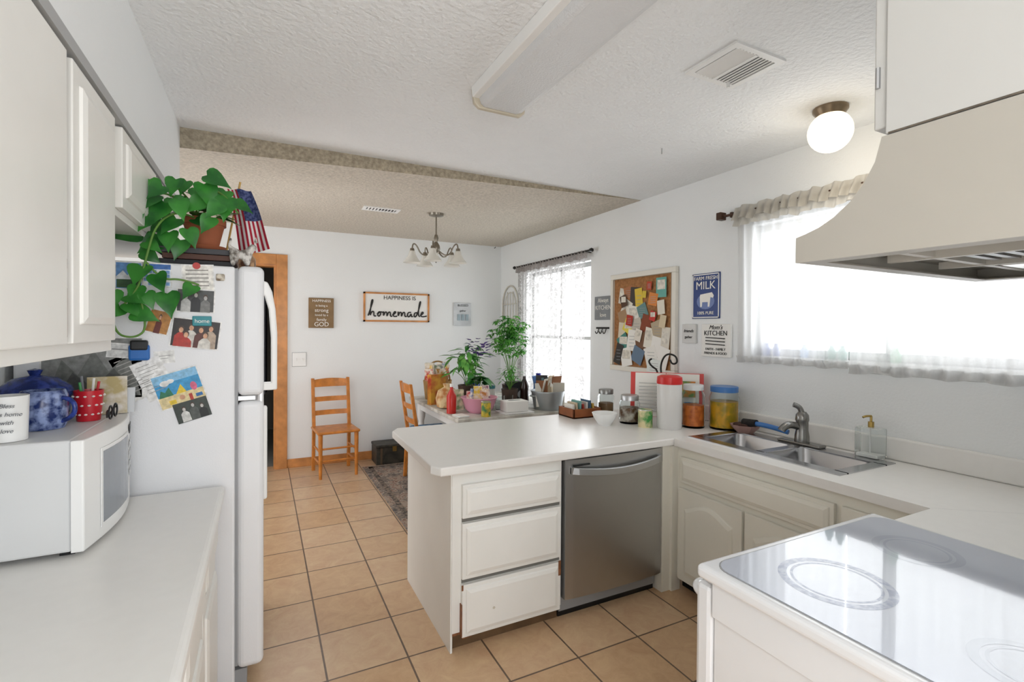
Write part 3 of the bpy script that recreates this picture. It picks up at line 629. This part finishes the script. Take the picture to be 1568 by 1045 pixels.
g=G('photo_card_stand');tilt(-.44,1.985,T,.10,.12,.006,.2,-.1,M('card_photo','D9D4CC',.6,col2='B0A070',vs=20),'card',g);tilt(-.40,2.01,T,.05,.08,.006,-.1,-.1,M('card2','D5D9DD',.6),'card_b',g)
g=G('eyeglasses')
for k in(0,1):tube('lens_rim_%d'%k,[(-.405,1.86+.055*k+.02*math.cos(a),T+.023+.02*math.sin(a)) for a in [2*math.pi*j/10 for j in range(10)]],.0025,blackP,g,cyc=True)
for k in(0,1):tube('temple_%d'%k,[(-.405,1.842+.095*k,T+.03),(-.412,1.845+.09*k,T+.035),(-.42,1.89+.02*k,T+.004)],.0025,blackP,g)
g=G('purple_flower_pot');lathe('pot',[(0,0),(.035,0),(.04,.1),(.036,.1),(0,.09)],(-.645,1.74,T),M('purple','5B2D82',.4),g)
def leafset(name,L,mat,parent,thin=False):
    vs=[];fs=[]
    for (p,d,up,s) in L:
        p=Vector(p);d=Vector(d).normalized();sd=d.cross(Vector(up)).normalized();n=sd.cross(d)
        if thin: prof=[(0,0),(.2,.14),(.45,.2),(.7,.15),(.88,.06),(1,0)]
        else: prof=[(-.10,.18),(-.05,.34),(.06,.43),(.22,.43),(.42,.35),(.62,.22),(.82,.08),(1,0)]
        k=len(vs);m=len(prof)
        for t,w in prof:
            bend=-.25*t*t*s
            c=p+d*t*s+n*bend
            vs+=[c+sd*w*s+n*.2*w*s,c-sd*w*s+n*.2*w*s,p+d*(max(t,0) if not thin else t)*s+n*(bend)]
        for i in range(m-1):
            a=k+3*i;fs+=[(a,a+3,a+5,a+2),(a+2,a+5,a+4,a+1)]
    return mesh(name,vs,fs,mat,parent,True)
leafM=M('pothos_leaf','3C8A33',.35,vs=10,col2='1F5E24')
leafL=M('light_leaf','6BAE4C',.4,col2='43893A',vs=12)
potM=M('terracotta','A8603F',.7,var=.1)
g=G('potted_pothos')
pz=1.675
lathe('saucer',[(0,0),(.065,0),(.075,.015),(0,.012)],(-.20,2.24,pz),potM,g)
lathe('pot',[(0,0),(.048,0),(.068,.085),(.074,.085),(.074,.108),(.066,.108),(.062,.09),(0,.09)],(-.20,2.24,pz+.012),potM,g)
LP=[(-.397,1.80),(-.375,1.76),(-.245,1.885),(-.21,1.85),(-.12,1.855),(-.155,1.83),(-.31,1.72),(-.36,1.65),(-.27,1.73),(-.40,1.46),(-.32,1.53),(-.35,1.47),(-.215,1.50),(-.42,1.42),(-.30,1.83),(-.34,1.85),(-.17,1.87),(-.25,1.78),(-.13,1.78),(-.29,1.46),(-.37,1.62),(-.23,1.69),(-.42,1.74),(-.19,1.80),(-.09,1.82),(-.27,1.87),(-.33,1.66),(-.385,1.84),(-.41,1.78),(-.36,1.55),(-.30,1.77),(-.22,1.75),(-.44,1.47),(-.38,1.40),(-.16,1.74),(-.33,1.79),(-.29,1.68),(-.11,1.80),(-.35,1.81),(-.28,1.80),(-.26,1.66),(-.39,1.68),(-.34,1.73),(-.18,1.84),(-.40,1.43),(-.37,1.49)]
LL=[]
for x,z in LP:
    s=random.uniform(.06,.092)
    yy=2.04 if z<1.6 else random.uniform(1.98,2.16)
    LL.append(((x,yy,z+s*.4),(random.uniform(-.8,.7),random.uniform(-.35,-.05),random.uniform(-1,-.1)),(random.uniform(-.3,.3),-1,random.uniform(.1,.8)),s))
for k in range(26):
    a=random.uniform(0,6.28);LL.append(((-.20+.06*math.cos(a),2.22+.05*math.sin(a),1.79+random.uniform(0,.08)),(math.cos(a),math.sin(a)*.8-.2,random.uniform(-.1,.6)),(0,-.3,1),random.uniform(.055,.085)))
leafset('leaves',LL,leafM,g)
st=M('vine_stem','5F8A3A',.5)
for i,P in enumerate([[(-.2,2.24,1.78),(-.27,2.12,1.86),(-.36,2.05,1.83),(-.41,2.02,1.74)],[(-.2,2.24,1.78),(-.25,2.1,1.8),(-.32,2.04,1.74),(-.35,2.03,1.6),(-.37,2.04,1.5),(-.42,2.04,1.44)],[(-.2,2.24,1.78),(-.19,2.1,1.86),(-.13,2.06,1.88),(-.08,2.08,1.80)],[(-.35,2.04,1.6),(-.31,2.05,1.54),(-.25,2.05,1.55),(-.2,2.06,1.53)],[(-.37,2.04,1.5),(-.34,2.04,1.38),(-.38,2.04,1.34),(-.44,2.04,1.36),(-.44,2.04,1.44)],[(-.2,2.24,1.78),(-.26,2.15,1.9),(-.3,2.08,1.88)]]):tube('vine_%d'%i,P,.0035,st,g)
g=G('book_stack')
for i,(c,dx) in enumerate([('2B2A2D',0),('5A3B30',.01),('4A4A4E',-.01)]):
    box('book_%d'%i,-.33+dx,2.14,1.607+.022*i,-.10+dx,2.36,1.627+.022*i,M('bk'+c,c,.6),g,.002)
g=G('glass_keepsake');lathe('jar',[(0,0),(.03,0),(.035,.02),(.035,.07),(.02,.09),(0,.095)],(-.06,2.42,1.607),M('keepsake','C9A27A',.3,col2='6B4B3A',vs=40),g,20)
g=G('cat_figurine')
me=bpy.data.meshes.new('body')
V=[(-.10,2.15,1.652),(-.135,2.15,1.657),(-.085,2.15,1.677),(-.067,2.15,1.694),(-.095,2.138,1.613),(-.095,2.168,1.613),(-.145,2.138,1.613),(-.145,2.168,1.613),(-.155,2.15,1.685),(-.15,2.15,1.715)]
V=[(x+.045,y-.025,z) for x,y,z in V]
E=[(0,1),(0,2),(2,3),(0,4),(0,5),(1,6),(1,7),(1,8),(8,9)]
me.from_pydata(V,E,[]);me.materials.append(M('figurine','D8D4CE',.4,col2='6A625A',vs=50));o=link(bpy.data.objects.new('body',me),g)
o.modifiers.new('sk','SKIN');o.modifiers.new('ss','SUBSURF').levels=2
if not me.skin_vertices:
    bm=bmesh.new();bm.from_mesh(me);bm.verts.layers.skin.verify();bm.to_mesh(me);bm.free()
for i,v in enumerate(me.skin_vertices[0].data):
    r=[.018,.018,.012,.017,.007,.007,.007,.007,.006,.004][i];v.radius=(r,r)
me.skin_vertices[0].data[0].use_root=True
for s in(-1,1):cyl('ear_%d'%(s+1),(-.022,2.125+s*.009,1.705),(-.022,2.125+s*.011,1.722),.006,M('figurine','D8D4CE'),g,r1=.001,seg=8)
g=G('american_flag')
fr_,fw,fb=M('flag_red','B3243A',.8),M('flag_white','EDEBEA',.8),M('flag_blue','24305E',.8,col2='5A6490',vs=90)
A=[Vector(p) for p in((-.135,2.30,1.94),(-.05,2.27,1.935),(-.075,2.31,1.675),(.035,2.25,1.70))]
NU,NV=20,13;vs=[];fs=[];mi=[]
for i in range(NU+1):
    s=i/NU
    for j in range(NV+1):
        t=j/NV;p=A[0].lerp(A[1],t).lerp(A[2].lerp(A[3],t),s);p=p+Vector((.01*math.sin(3*s+1),.014*math.sin(t*9+s*2),.0));vs.append(p)
for i in range(NU):
    for j in range(NV):
        a=i*(NV+1)+j;fs.append((a,a+1,a+NV+2,a+NV+1));mi.append(2 if (i<10 and j>=5) else (0 if j%2==0 else 1))
mesh('cloth',vs,fs,[fr_,fw,fb],g,True,mi)
cyl('pole',(-.15,2.40,1.607),(-.08,2.29,1.97),.004,M('pole','C9A25A',.4),g)
# ---- fridge photos
FY=2.0888
def snap(nm,cx,cz,w,h,rot,bg,shapes,border=.004,layer=0,bc='F2F1EE'):
    g=G(nm);y=FY-.0008*layer;R=lambda a,b:(cx+a*math.cos(rot)-b*math.sin(rot),cz+a*math.sin(rot)+b*math.cos(rot))
    def pl(n_,pts,c,k):prism(n_,[R(a*w/2,b*h/2) for a,b in pts],'Y',y-.0004-.00012*k,y,M('pc_'+c,c,.4,var=.3,vs=70),g)
    q=[(-1,-1),(1,-1),(1,1),(-1,1)]
    pl('paper',q,bc,0)
    bx=1-2*border/w;by=1-2*border/h
    pl('image',[(a*bx,b*by) for a,b in q],bg,1)
    for k,s in enumerate(shapes):
        if s[0]=='r': _,a0,b0,a1,b1,c=s;pts=[(a0*bx,b0*by),(a1*bx,b0*by),(a1*bx,b1*by),(a0*bx,b1*by)]
        elif s[0]=='o': _,a,b_,ra,rb,c=s;pts=[(a+ra*math.cos(2*math.pi*j/14),b_+rb*math.sin(2*math.pi*j/14)) for j in range(14)]
        else: pts=s[1];c=s[2]
        pl('shape_%d'%k,pts,c,2+k)
    return g
def folk(xs,skin='D9A583',cl=('8A2A2A','2E3A5A','E4E2DC','3A3A3C')):
    out=[]
    for i,(x,b) in enumerate(xs):
        out.append(('p',[(x-.26,-.95),(x+.26,-.95),(x+.24,b-.45),(x+.14,b-.28),(x+.06,b-.2),(x-.06,b-.2),(x-.14,b-.28),(x-.24,b-.45)],cl[i%4]));out.append(('o',x,b+.02,.12,.24,'4A3426'));out.append(('o',x,b-.04,.09,.18,skin))
    return out
snap('refrigerator_photo',-.405,1.555,.078,.095,0,'6C9BD2',[('p',[(-.9,-.1),(-.4,.35),(-.1,0),(.3,.5),(.9,0),(.9,-.3),(-.9,-.3)],'E9EDF2'),('r',-.95,-.95,.95,-.3,'3E5A3C')])
g=snap('wall_calendar',-.325,1.56,.085,.085,0,'E6EDF6',[('r',-1,.55,1,1,'3F6FB5')]+[('r',-1+.33*c,-.9+.36*r,-1+.33*c+.27,-.62+.36*r,'7FA6D8' if (c+r)%3 else 'FFFFFF') for c in range(6) for r in range(4)])
snap('note_paper',-.205,1.555,.10,.10,.05,'F0EDE6',[('r',-.8,.6-.3*k,.7,.68-.3*k,'8F8B84') for k in range(5)])
snap('refrigerator_photo',-.212,1.475,.118,.085,-.04,'4A4B4A',folk([(-.5,.35),(0,.5),(.5,.3)],'B9B7B3',('C0C0BE','1E1E20','7A7A78','2A2A2C')),layer=1)
snap('refrigerator_photo',-.32,1.398,.07,.085,-.25,'B9803F',folk([(0,.4)],cl=('6A2A22',)),layer=1)
snap('refrigerator_photo',-.212,1.357,.15,.105,-.12,'2A211E',folk([(-.6,.2),(-.2,.4),(.2,.3),(.6,.45),(-.38,-.1),(.4,-.05)],cl=('B5382C','D8D4CC','5A2A22','B8A490')),layer=2)
g=G('teal_magnet');box('tag',-.222,2.080,1.385,-.163,2.0845,1.42,M('teal','2F8C96',.4),g,.002);text('t','home',(-.192,2.0795,1.402),.02,'-Y',wht,g)
snap('note_paper',-.385,1.215,.10,.165,.45,'EFEEEA',[('r',-.8,.8-.18*k,.6 if k%3 else .2,.84-.18*k,'A8A6A2') for k in range(9)])
snap('note_paper',-.335,1.20,.09,.14,.42,'F3F2EF',[('r',-.8,.8-.18*k,.6 if k%3 else .2,.83-.18*k,'A8A6A2') for k in range(9)],layer=1)
g=G('magnetic_clip');box('clip',-.405,2.072,1.265,-.345,2.088,1.32,M('clip_blue','2C6BB5',.4),g,.008);box('clip_top',-.40,2.068,1.30,-.35,2.088,1.335,blackP,g,.006)
snap('refrigerator_photo',-.262,1.165,.145,.125,.30,'3D9BD0',[('r',-1,.5,1,1,'8CC4E8'),('r',-1,-1,1,-.3,'E5D3A0'),('o',-.5,.45,.2,.16,'F4F4F0'),('o',-.25,.5,.16,.12,'F4F4F0'),('p',[(-.2,-.3),(.1,.2),(.25,-.3)],'E8C83A'),('o',.6,-.1,.14,.25,'D96A8A'),('p',[(-.9,-.3),(-.75,.1),(-.6,-.05),(-.4,.2),(-.3,-.3)],'2E7A5A'),('o',0,-.55,.12,.14,'D9A583'),('r',.3,-.9,.45,-.5,'B5382C'),('r',-.6,-.85,-.3,-.6,'E8C83A'),('r',.6,-.8,.9,-.6,'2E6FB0')],layer=2)
snap('refrigerator_photo',-.222,1.085,.105,.072,.28,'39413B',folk([(-.45,.3),(.1,.5),(.6,.2)],'CFCDC8',('DADAD6','555955','1C1E1C','8A8A86')),layer=3,bc='39413B')
snap('note_paper',-.305,1.275,.06,.045,.1,'E9E9E6',[('r',-.7,.2,.7,.3,'9A9A98'),('r',-.7,-.3,.4,-.2,'9A9A98')])
snap('shaded_fridge_papers',-.50,1.24,.27,.21,0,'8E8F8C',[('p',[(-.9,-.9),(-.6,.3),(-.3,-.2),(0,.6),(.3,-.1),(.7,.5),(.95,-.9)],'767874'),('p',[(-.7,-.9),(-.4,-.1),(0,-.6),(.4,.0),(.9,-.9)],'5C5E5B'),('r',-.8,.6,-.1,.9,'C9C9C6'),('o',.5,.6,.25,.2,'B5B6B2')])  # papers hanging in shade; the shade is painted in as greys
snap('note_paper',-.43,1.30,.07,.05,-.1,'DADAD8',[('r',-.7,.1,.7,.25,'8A8A88')],layer=1)
g=G('small_magnet');box('m',-.15,2.08,1.55,-.122,2.088,1.575,M('mag','7C6A55',.5,col2='D8D0C0',vs=60),g,.005)
g=G('round_magnet');cyl('m',(-.21,2.0845,1.60),(-.21,2.088,1.60),.012,M('mag2','C0403A',.4),g)
# ---------------- dining
def chair(loc,rot,cushion=None):
    g=G('dining_chair');W,D,S=.36,.35,.43
    box('seat',-W/2-.01,-D/2-.01,S-.025,W/2+.01,D/2,S,chairW,g,.01)
    for i,(x,y) in enumerate(((-W/2+.02,-D/2+.02),(W/2-.02,-D/2+.02))):cyl('front_leg_%d'%i,(x,y,0),(x,y,S-.025),.014,chairW,g,r1=.02)
    for i,x in enumerate((-W/2+.015,W/2-.015)):
        prism('back_post_%d'%i,[(D/2-.035,S-.02),(D/2-.01,0),(D/2+.02,0),(D/2+.0,S-.02),(D/2+.0,S+.03),(D/2+.06,.885),(D/2+.035,.885),(D/2-.03,S+.03)],'X',x-.015,x+.015,chairW,g,.004)
    for i,z in enumerate((.53,.66,.80)):
        o=D/2-.02+(z-.45)*.14;hh=.045 if i<2 else .07;n=8;vs=[];fs=[]
        for k in range(n+1):
            t=k/n;x=-W/2+.02+(W-.04)*t;yb=o+.018*math.sin(math.pi*t);top=z+hh+(.012*math.sin(math.pi*t) if i==2 else 0)
            vs+=[(x,yb,z),(x,yb+.012,z),(x,yb+.018,top),(x,yb+.006,top)]
        for k in range(n):
            for a in range(4):fs.append((4*k+a,4*k+4+a,4*k+4+(a+1)%4,4*k+(a+1)%4))
        fs+=[(0,1,2,3),(4*n,4*n+1,4*n+2,4*n+3)]
        mesh('slat_%d'%i,vs,fs,chairW,g)
    for z in(.16,.27):
        cyl('stretcher_f%d'%(z*100),(-W/2+.02,-D/2+.02,z),(W/2-.02,-D/2+.02,z),.009,chairW,g)
        for x in(-W/2+.02,W/2-.02):cyl('stretcher_s',(x,-D/2+.02,z-.03),(x,D/2,z-.03),.009,chairW,g)
    if cushion:box('cushion',-W/2+.01,-D/2,S,W/2-.01,D/2-.03,S+.035,cushion,g,.015)
    g.location=loc;g.rotation_euler=(0,0,rot);return g
chair((.62,4.93,0),.08)
chair((1.36,4.34,.0115),math.radians(90),M('blue_cushion','3F6FA0',.9,col2='8FB4D0',vs=20))
g=G('dining_table')
tt=M('worn_white_table','D9D7CF',.5,col2='B4B1A8',vs=9)
TZ=.69;box('top',1.32,3.50,TZ-.03,2.44,4.90,TZ,tt,g,.005)
for i in range(1,5):box('plank_gap_%d'%i,1.32+.224*i,3.505,TZ-.0005,1.324+.224*i,4.895,TZ+.0006,greyT,g)
boxes('apron',[(1.40,3.58,TZ-.12,2.36,3.60,TZ-.03),(1.40,4.80,TZ-.12,2.36,4.82,TZ-.03),(1.40,3.6,TZ-.12,1.42,4.8,TZ-.03),(2.34,3.6,TZ-.12,2.36,4.8,TZ-.03)],white,g)
for i,(x,y) in enumerate(((1.42,3.60),(2.34,3.60),(1.42,4.80),(2.34,4.80))):lathe('leg_%d'%i,[(0,.0125),(.022,.0125),(.03,.1),(.022,.15),(.035,.4),(.025,.45),(.04,.5),(.04,TZ-.03),(0,TZ-.03)],(x,y,0),white,g,20)
rm=bpy.data.materials.new('rug_pattern');rm.use_nodes=True;nt=rm.node_tree;b=nt.nodes['Principled BSDF'];Lk=nt.links;b.inputs['Roughness'].default_value=.95
tc=nt.nodes.new('ShaderNodeTexCoord');vo=nt.nodes.new('ShaderNodeTexVoronoi');vo.inputs['Scale'].default_value=9;vo.feature='F1';vo.distance='MANHATTAN'
wv=nt.nodes.new('ShaderNodeTexNoise');wv.inputs['Scale'].default_value=25
Lk.new(tc.outputs['Object'],vo.inputs['Vector']);Lk.new(tc.outputs['Object'],wv.inputs['Vector'])
ad=nt.nodes.new('ShaderNodeMath');ad.operation='MULTIPLY';Lk.new(vo.outputs['Distance'],ad.inputs[0]);Lk.new(wv.outputs['Fac'],ad.inputs[1])
rr=nt.nodes.new('ShaderNodeValToRGB');cr=rr.color_ramp;cr.elements[0].position=.1;cr.elements[0].color=lin('5A5654');cr.elements[1].position=.6;cr.elements[1].color=lin('A69686')
for p,c in((.22,'96877A'),(.32,'655D5A'),(.42,'B5A898'),(.5,'7A564C')):
    e=cr.elements.new(p);e.color=lin(c)
Lk.new(ad.outputs[0],rr.inputs[0]);Lk.new(rr.outputs[0],b.inputs['Base Color'])
g=G('area_rug');box('pile',.88,3.05,0,2.40,4.98,.010,rm,g,.003)
bd=M('rug_border','4A4543',.95,col2='8F8072',vs=45)
boxes('border',[(.93,3.08,.009,.97,4.95,.0115),(.93,3.08,.009,2.3,3.12,.0115),(.93,4.90,.009,2.3,4.94,.0115)],bd,g)
g=G('storage_trunk');bt=M('trunk_black','2A2924',.5,col2='45423A',vs=12)
box('body',1.02,5.0,0,1.38,5.24,.17,bt,g,.006);box('lid',1.015,4.995,.17,1.385,5.245,.20,bt,g,.008);box('latch',1.18,4.988,.13,1.22,4.996,.18,brass,g)
for x in(1.06,1.31):box('strap',x,4.993,.0,x+.02,5.001,.17,M('strap','5A4A38',.6),g)
def plant(name,x,y,z0,zc,r,n,leaf,s,pc,thin=True,pr=.08,ph=.16,cluster=0,el=(-.5,1.5)):
    g=G(name);lathe('pot',[(0,0),(pr*.75,0),(pr,ph),(pr*.92,ph),(pr*.85,ph-.02),(0,ph-.02)],(x,y,z0),pc,g)
    L=[]
    for k in range(n):
        a=random.uniform(0,6.28);e=random.uniform(*el);rr=r*(random.random()**.5)
        p=(x+rr*math.cos(a)*math.cos(e),y+rr*math.sin(a)*math.cos(e),zc+rr*math.sin(e))
        if cluster:
            for q in range(cluster):
                b_=2*math.pi*q/cluster+a;L.append((p,(math.cos(b_),math.sin(b_),random.uniform(-.6,.1)),(0,random.uniform(-.3,.3),1),s*random.uniform(.8,1.2)))
        else:L.append((p,(math.cos(a),math.sin(a),random.uniform(-.9,.4)),(0,random.uniform(-.3,.3),1),s*random.uniform(.7,1.2)))
    leafset('leaves',L,leaf,g,thin)
    for k in range(9):
        a=2*math.pi*k/9;tube('stem_%d'%k,[(x,y,z0+ph-.02),(x+.02*math.cos(a),y+.02*math.sin(a),(z0+ph+zc)/2),(x+r*.7*math.cos(a),y+r*.7*math.sin(a),zc+r*.5*math.sin(3*k))],.003,st,g)
    return g
blueV=M('cobalt_vase','2A2F8C',.15);clay=M('clay_dark','4A3A30',.6);galv=M('galvanized','A9AEB0',.4,.7,var=.1)
plant('umbrella_plant',2.12,4.22,TZ+.001,1.31,.21,160,leafL,.055,clay,cluster=6,el=(-1.3,1.5))
plant('peace_lily',1.68,4.24,TZ+.001,1.03,.16,48,leafL,.15,clay,True,.08,.17)
plant('philodendron',1.68,3.97,TZ+.001,.92,.08,26,leafM,.09,potM,False,.06,.12)
plant('herb_plant',1.95,3.89,TZ+.001,.96,.10,110,leafL,.045,clay,pr=.075,ph=.16)
g=plant('violet_plant',1.86,4.55,TZ+.001,1.14,.12,30,leafM,.08,blueV)
L=[]
for k in range(50):
    a=random.uniform(0,6.28);L.append(((1.90+.11*math.cos(a),4.46+.07*math.sin(a),1.20+random.uniform(-.10,.08)),(math.cos(a),math.sin(a)-.5,.5),(0,0,1),.055))
leafset('petals',L,M('violet','5A3C8C',.6),g,False)
g=G('blue_vase');lathe('vase',[(0,0),(.03,0),(.045,.05),(.03,.11),(.018,.20),(.026,.27),(.022,.27),(.014,.2),(0,.19)],(2.34,4.06,TZ),blueV,g)
g=G('cut_glass_vase');lathe('vase',[(0,0),(.03,0),(.035,.08),(.028,.18),(.045,.26),(.042,.26),(.025,.18),(.03,.02),(0,.02)],(2.24,3.92,TZ),M('blue_glass','8FB4E4',.05,trans=.5),g)
g=G('metal_tub');lathe('tub',[(0,0),(.12,0),(.145,.15),(.15,.15),(.15,.16),(.14,.16),(.115,.01),(0,.01)],(2.21,3.67,TZ),galv,g)
for s in(-1,1):tube('handle_%d'%(s+1),[(2.21+s*.14,3.64,TZ+.12),(2.21+s*.17,3.65,TZ+.12),(2.21+s*.17,3.69,TZ+.12),(2.21+s*.14,3.70,TZ+.12)],.005,galv,g)
for i in range(14):
    c=['E9E6DC','8A5A3A','D7D2C4','3B3A3A','B9A98C','EFEDE6','6A8A90','C5B59A','F0E7D0','A06A40'][i%10];tilt(2.12+.014*i,3.62+.025*(i%4),TZ+.03,.10,.20+.02*(i%4),.004,random.uniform(-.6,.6),random.uniform(-.25,.25),M('tb'+c,c,.7),'paper_%d'%i,g)
pk=M('pink_plastic','E2A0B6',.3)
g=G('pink_mixing_bowl');lathe('bowl',[(0,0),(.08,0),(.115,.03),(.148,.12),(.156,.125),(.148,.128),(.135,.12),(.10,.035),(0,.02)],(1.60,3.755,TZ),pk,g)
for i,c in enumerate(['D23C3C','3C6FB0','E8C64A','F0EEE8','C98A4A','7A2A5A']):tilt(1.52+.03*i,3.74+.02*(i%2),TZ+.05,.07,.13+.02*(i%3),.03,random.uniform(-1,1),random.uniform(-.4,.4),M('bx'+c,c,.5,col2='EDE6D8',vs=25),'packet_%d'%i,g)
g=G('yellow_can');lathe('can',[(0,0),(.038,0),(.038,.115),(0,.115)],(1.57,3.545,TZ),M('ycan','D8B93A',.4,col2='3F7A45',vs=25),g,24);lathe('rim',[(.036,.115),(.04,.118),(.039,.113)],(1.57,3.545,TZ),steel,g,24)
g=G('white_tissue_box');box('box',1.76,3.56,TZ+.012,1.96,3.69,TZ+.10,paperM,g,.006);box('tray',1.73,3.53,TZ,2.00,3.72,TZ+.012,white,g,.004);box('slot',1.81,3.61,TZ+.099,1.91,3.64,TZ+.102,greyT,g)
g=G('red_bottle');lathe('bottle',[(0,0),(.038,0),(.04,.14),(.02,.18),(.013,.195),(.013,.215),(0,.215)],(1.375,3.80,TZ),M('ketch','C22B22',.3),g,20);lathe('cap',[(.014,.215),(.014,.24),(0,.24)],(1.375,3.80,TZ),white,g,16)
g=G('snack_basket');wk=M('wicker','B08A55',.8,bump=1,bs=90,var=.3)
lathe('basket',[(0,0),(.12,0),(.14,.18),(.13,.18),(.11,.01),(0,.01)],(1.54,4.66,TZ),wk,g)
tube('basket_handle',[(1.41,4.66,TZ+.17),(1.43,4.66,TZ+.32),(1.54,4.66,TZ+.38),(1.65,4.66,TZ+.32),(1.67,4.66,TZ+.17)],.008,wk,g)
for i in range(12):
    c=['C9402F','E0B33C','D8D2C0','7A4A2A','3F7F58','E8E2D6','B9863E','6A2A80','2E6FB0'][i%9];tilt(1.46+.015*i,4.62+.03*(i%3),TZ+.10,.09,.20+.03*(i%3),.03,random.uniform(-1,1),random.uniform(-.35,.35),M('sn'+c,c,.4,col2='EDE6D8',vs=25),'snack_%d'%i,g)
g=G('bread_bag');lathe('bag',[(0,0),(.09,.01),(.10,.08),(.08,.15),(.03,.18),(.04,.21),(0,.21)],(1.44,4.08,TZ),M('bread','B9783F',.5,col2='E0C79A',vs=15),g,20,wav=.08,cnt=5)
g=G('cereal_box');tilt(1.42,4.32,TZ,.16,.27,.06,.3,0,M('cereal','D9A23A',.5,col2='B5382C',vs=9),'box',g)
g=G('cracker_box');tilt(1.48,3.955,TZ,.11,.17,.04,-.15,0,M('cracker','E8DCC0',.5,col2='6A8A5A',vs=14),'box',g)
g=G('paper_bag');prism('bag',[(1.40,TZ),(1.56,TZ),(1.57,TZ+.24),(1.52,TZ+.26),(1.46,TZ+.23),(1.41,TZ+.26),(1.385,TZ+.24)],'Y',4.42,4.50,M('kraft','B58A58',.8,var=.2,vs=14,bump=.4,bs=20),g,.004)
g=G('storage_canister');lathe('canister',[(0,0),(.05,0),(.052,.16),(0,.16)],(1.80,4.0,TZ),M('canister','E4E0D8',.4),g,24);lathe('lid',[(.055,.16),(.055,.185),(0,.19)],(1.80,4.0,TZ),M('lid_teal','3C7F86',.4),g,24)
g=G('cola_bottle');lathe('bottle',[(0,0),(.035,0),(.04,.06),(.036,.14),(.04,.18),(.014,.25),(.014,.27),(0,.27)],(2.08,3.86,TZ),M('cola','2A1814',.15),g,20)
g=G('glass_tumbler');lathe('glass',[(0,0),(.03,0),(.036,.12),(.034,.12),(.028,.008),(0,.008)],(1.80,3.79,TZ),glass,g)
g=G('black_radio');box('body',1.98,4.0,TZ,2.16,4.06,TZ+.21,blackP,g,.01);cyl('speaker',(2.03,4.001,TZ+.09),(2.03,3.996,TZ+.09),.04,greyT,g,seg=24);cyl('speaker_b',(2.12,4.001,TZ+.09),(2.12,3.996,TZ+.09),.035,greyT,g,seg=24)
g=G('candle_glass');lathe('glass',[(0,0),(.035,0),(.04,.12),(.037,.12),(.033,.008),(0,.008)],(1.885,3.785,TZ+.0),glass,g);lathe('wax',[(0,.01),(.03,.01),(.032,.05),(0,.05)],(1.885,3.785,TZ),M('wax','D9C9A8',.6),g)
g=G('picture_frame');tilt(2.37,3.89,TZ,.13,.24,.02,-.9,-.12,M('frame_dk','5A4636',.5),'frame',g);tilt(2.364,3.883,TZ+.02,.10,.20,.020,-.9,-.12,M('frame_ph','C8B8A0',.5,col2='6A7A80',vs=20),'photo',g)
g=G('paper_stack')
for i in range(4):box('sheet_%d'%i,1.335+.002*i,3.54,TZ+.001+.004*i,1.42+.002*i,3.67,TZ+.004+.004*i,M('sheet%d'%i,['EFEDE6','D8CDBE','E6EEF2','F4F2EC'][i],.8),g,rot=Matrix.Rotation(.04*i,3,'Z'))
# ---------------- light, world, camera
w=bpy.data.worlds.new('World');sc.world=w;w.use_nodes=True
bg=w.node_tree.nodes['Background'];bg.inputs[0].default_value=(.94,.97,1,1);bg.inputs[1].default_value=2.5
def area(nm,loc,rot,sx,sy,e,col=(1,1,1)):
    l=bpy.data.lights.new(nm,'AREA');l.shape='RECTANGLE';l.size=sx;l.size_y=sy;l.energy=e;l.color=col
    o=bpy.data.objects.new(nm,l);o.location=loc;o.rotation_euler=rot;link(o)
area('window_daylight',(XR+.35,1.24,1.65),(0,math.radians(90),0),.8,1.4,15,(.95,.98,1))
area('dining_daylight',(XR+.35,4.08,1.3),(0,math.radians(90),0),1.3,1.2,20,(.97,.99,1))
def pt(nm,loc,e,size,col=(.98,.98,1)):
    l=bpy.data.lights.new(nm,'POINT');l.energy=e;l.color=col;l.shadow_soft_size=size;o=bpy.data.objects.new(nm,l);o.location=loc;link(o)
pt('globe_bulb',(2.2,1.30,2.08),2.0,.08,(1,.9,.75))
pt('rear_fill_light',(.0,-1.1,1.5),26,.35)  # added soft fill behind the camera; no lamp stands there
pt('dining_fill_light',(.2,3.9,1.4),10,.3)  # added fill point in mid-air, apart from the unlit chandelier
cam=bpy.data.cameras.new('camera');cam.sensor_width=36;cam.lens=755.9/1568*36;cam.shift_y=-11.5/1568;cam.clip_start=.02
co=bpy.data.objects.new('camera',cam);link(co)
co.matrix_world=Matrix.Translation((0,0,1.384))@Matrix.Rotation(-.4685,4,'Z')@Matrix.Rotation(math.pi/2-.01038,4,'X')@Matrix.Rotation(.00688,4,'Z')
sc.camera=co
sc.view_settings.view_transform='Standard';sc.view_settings.exposure=.24
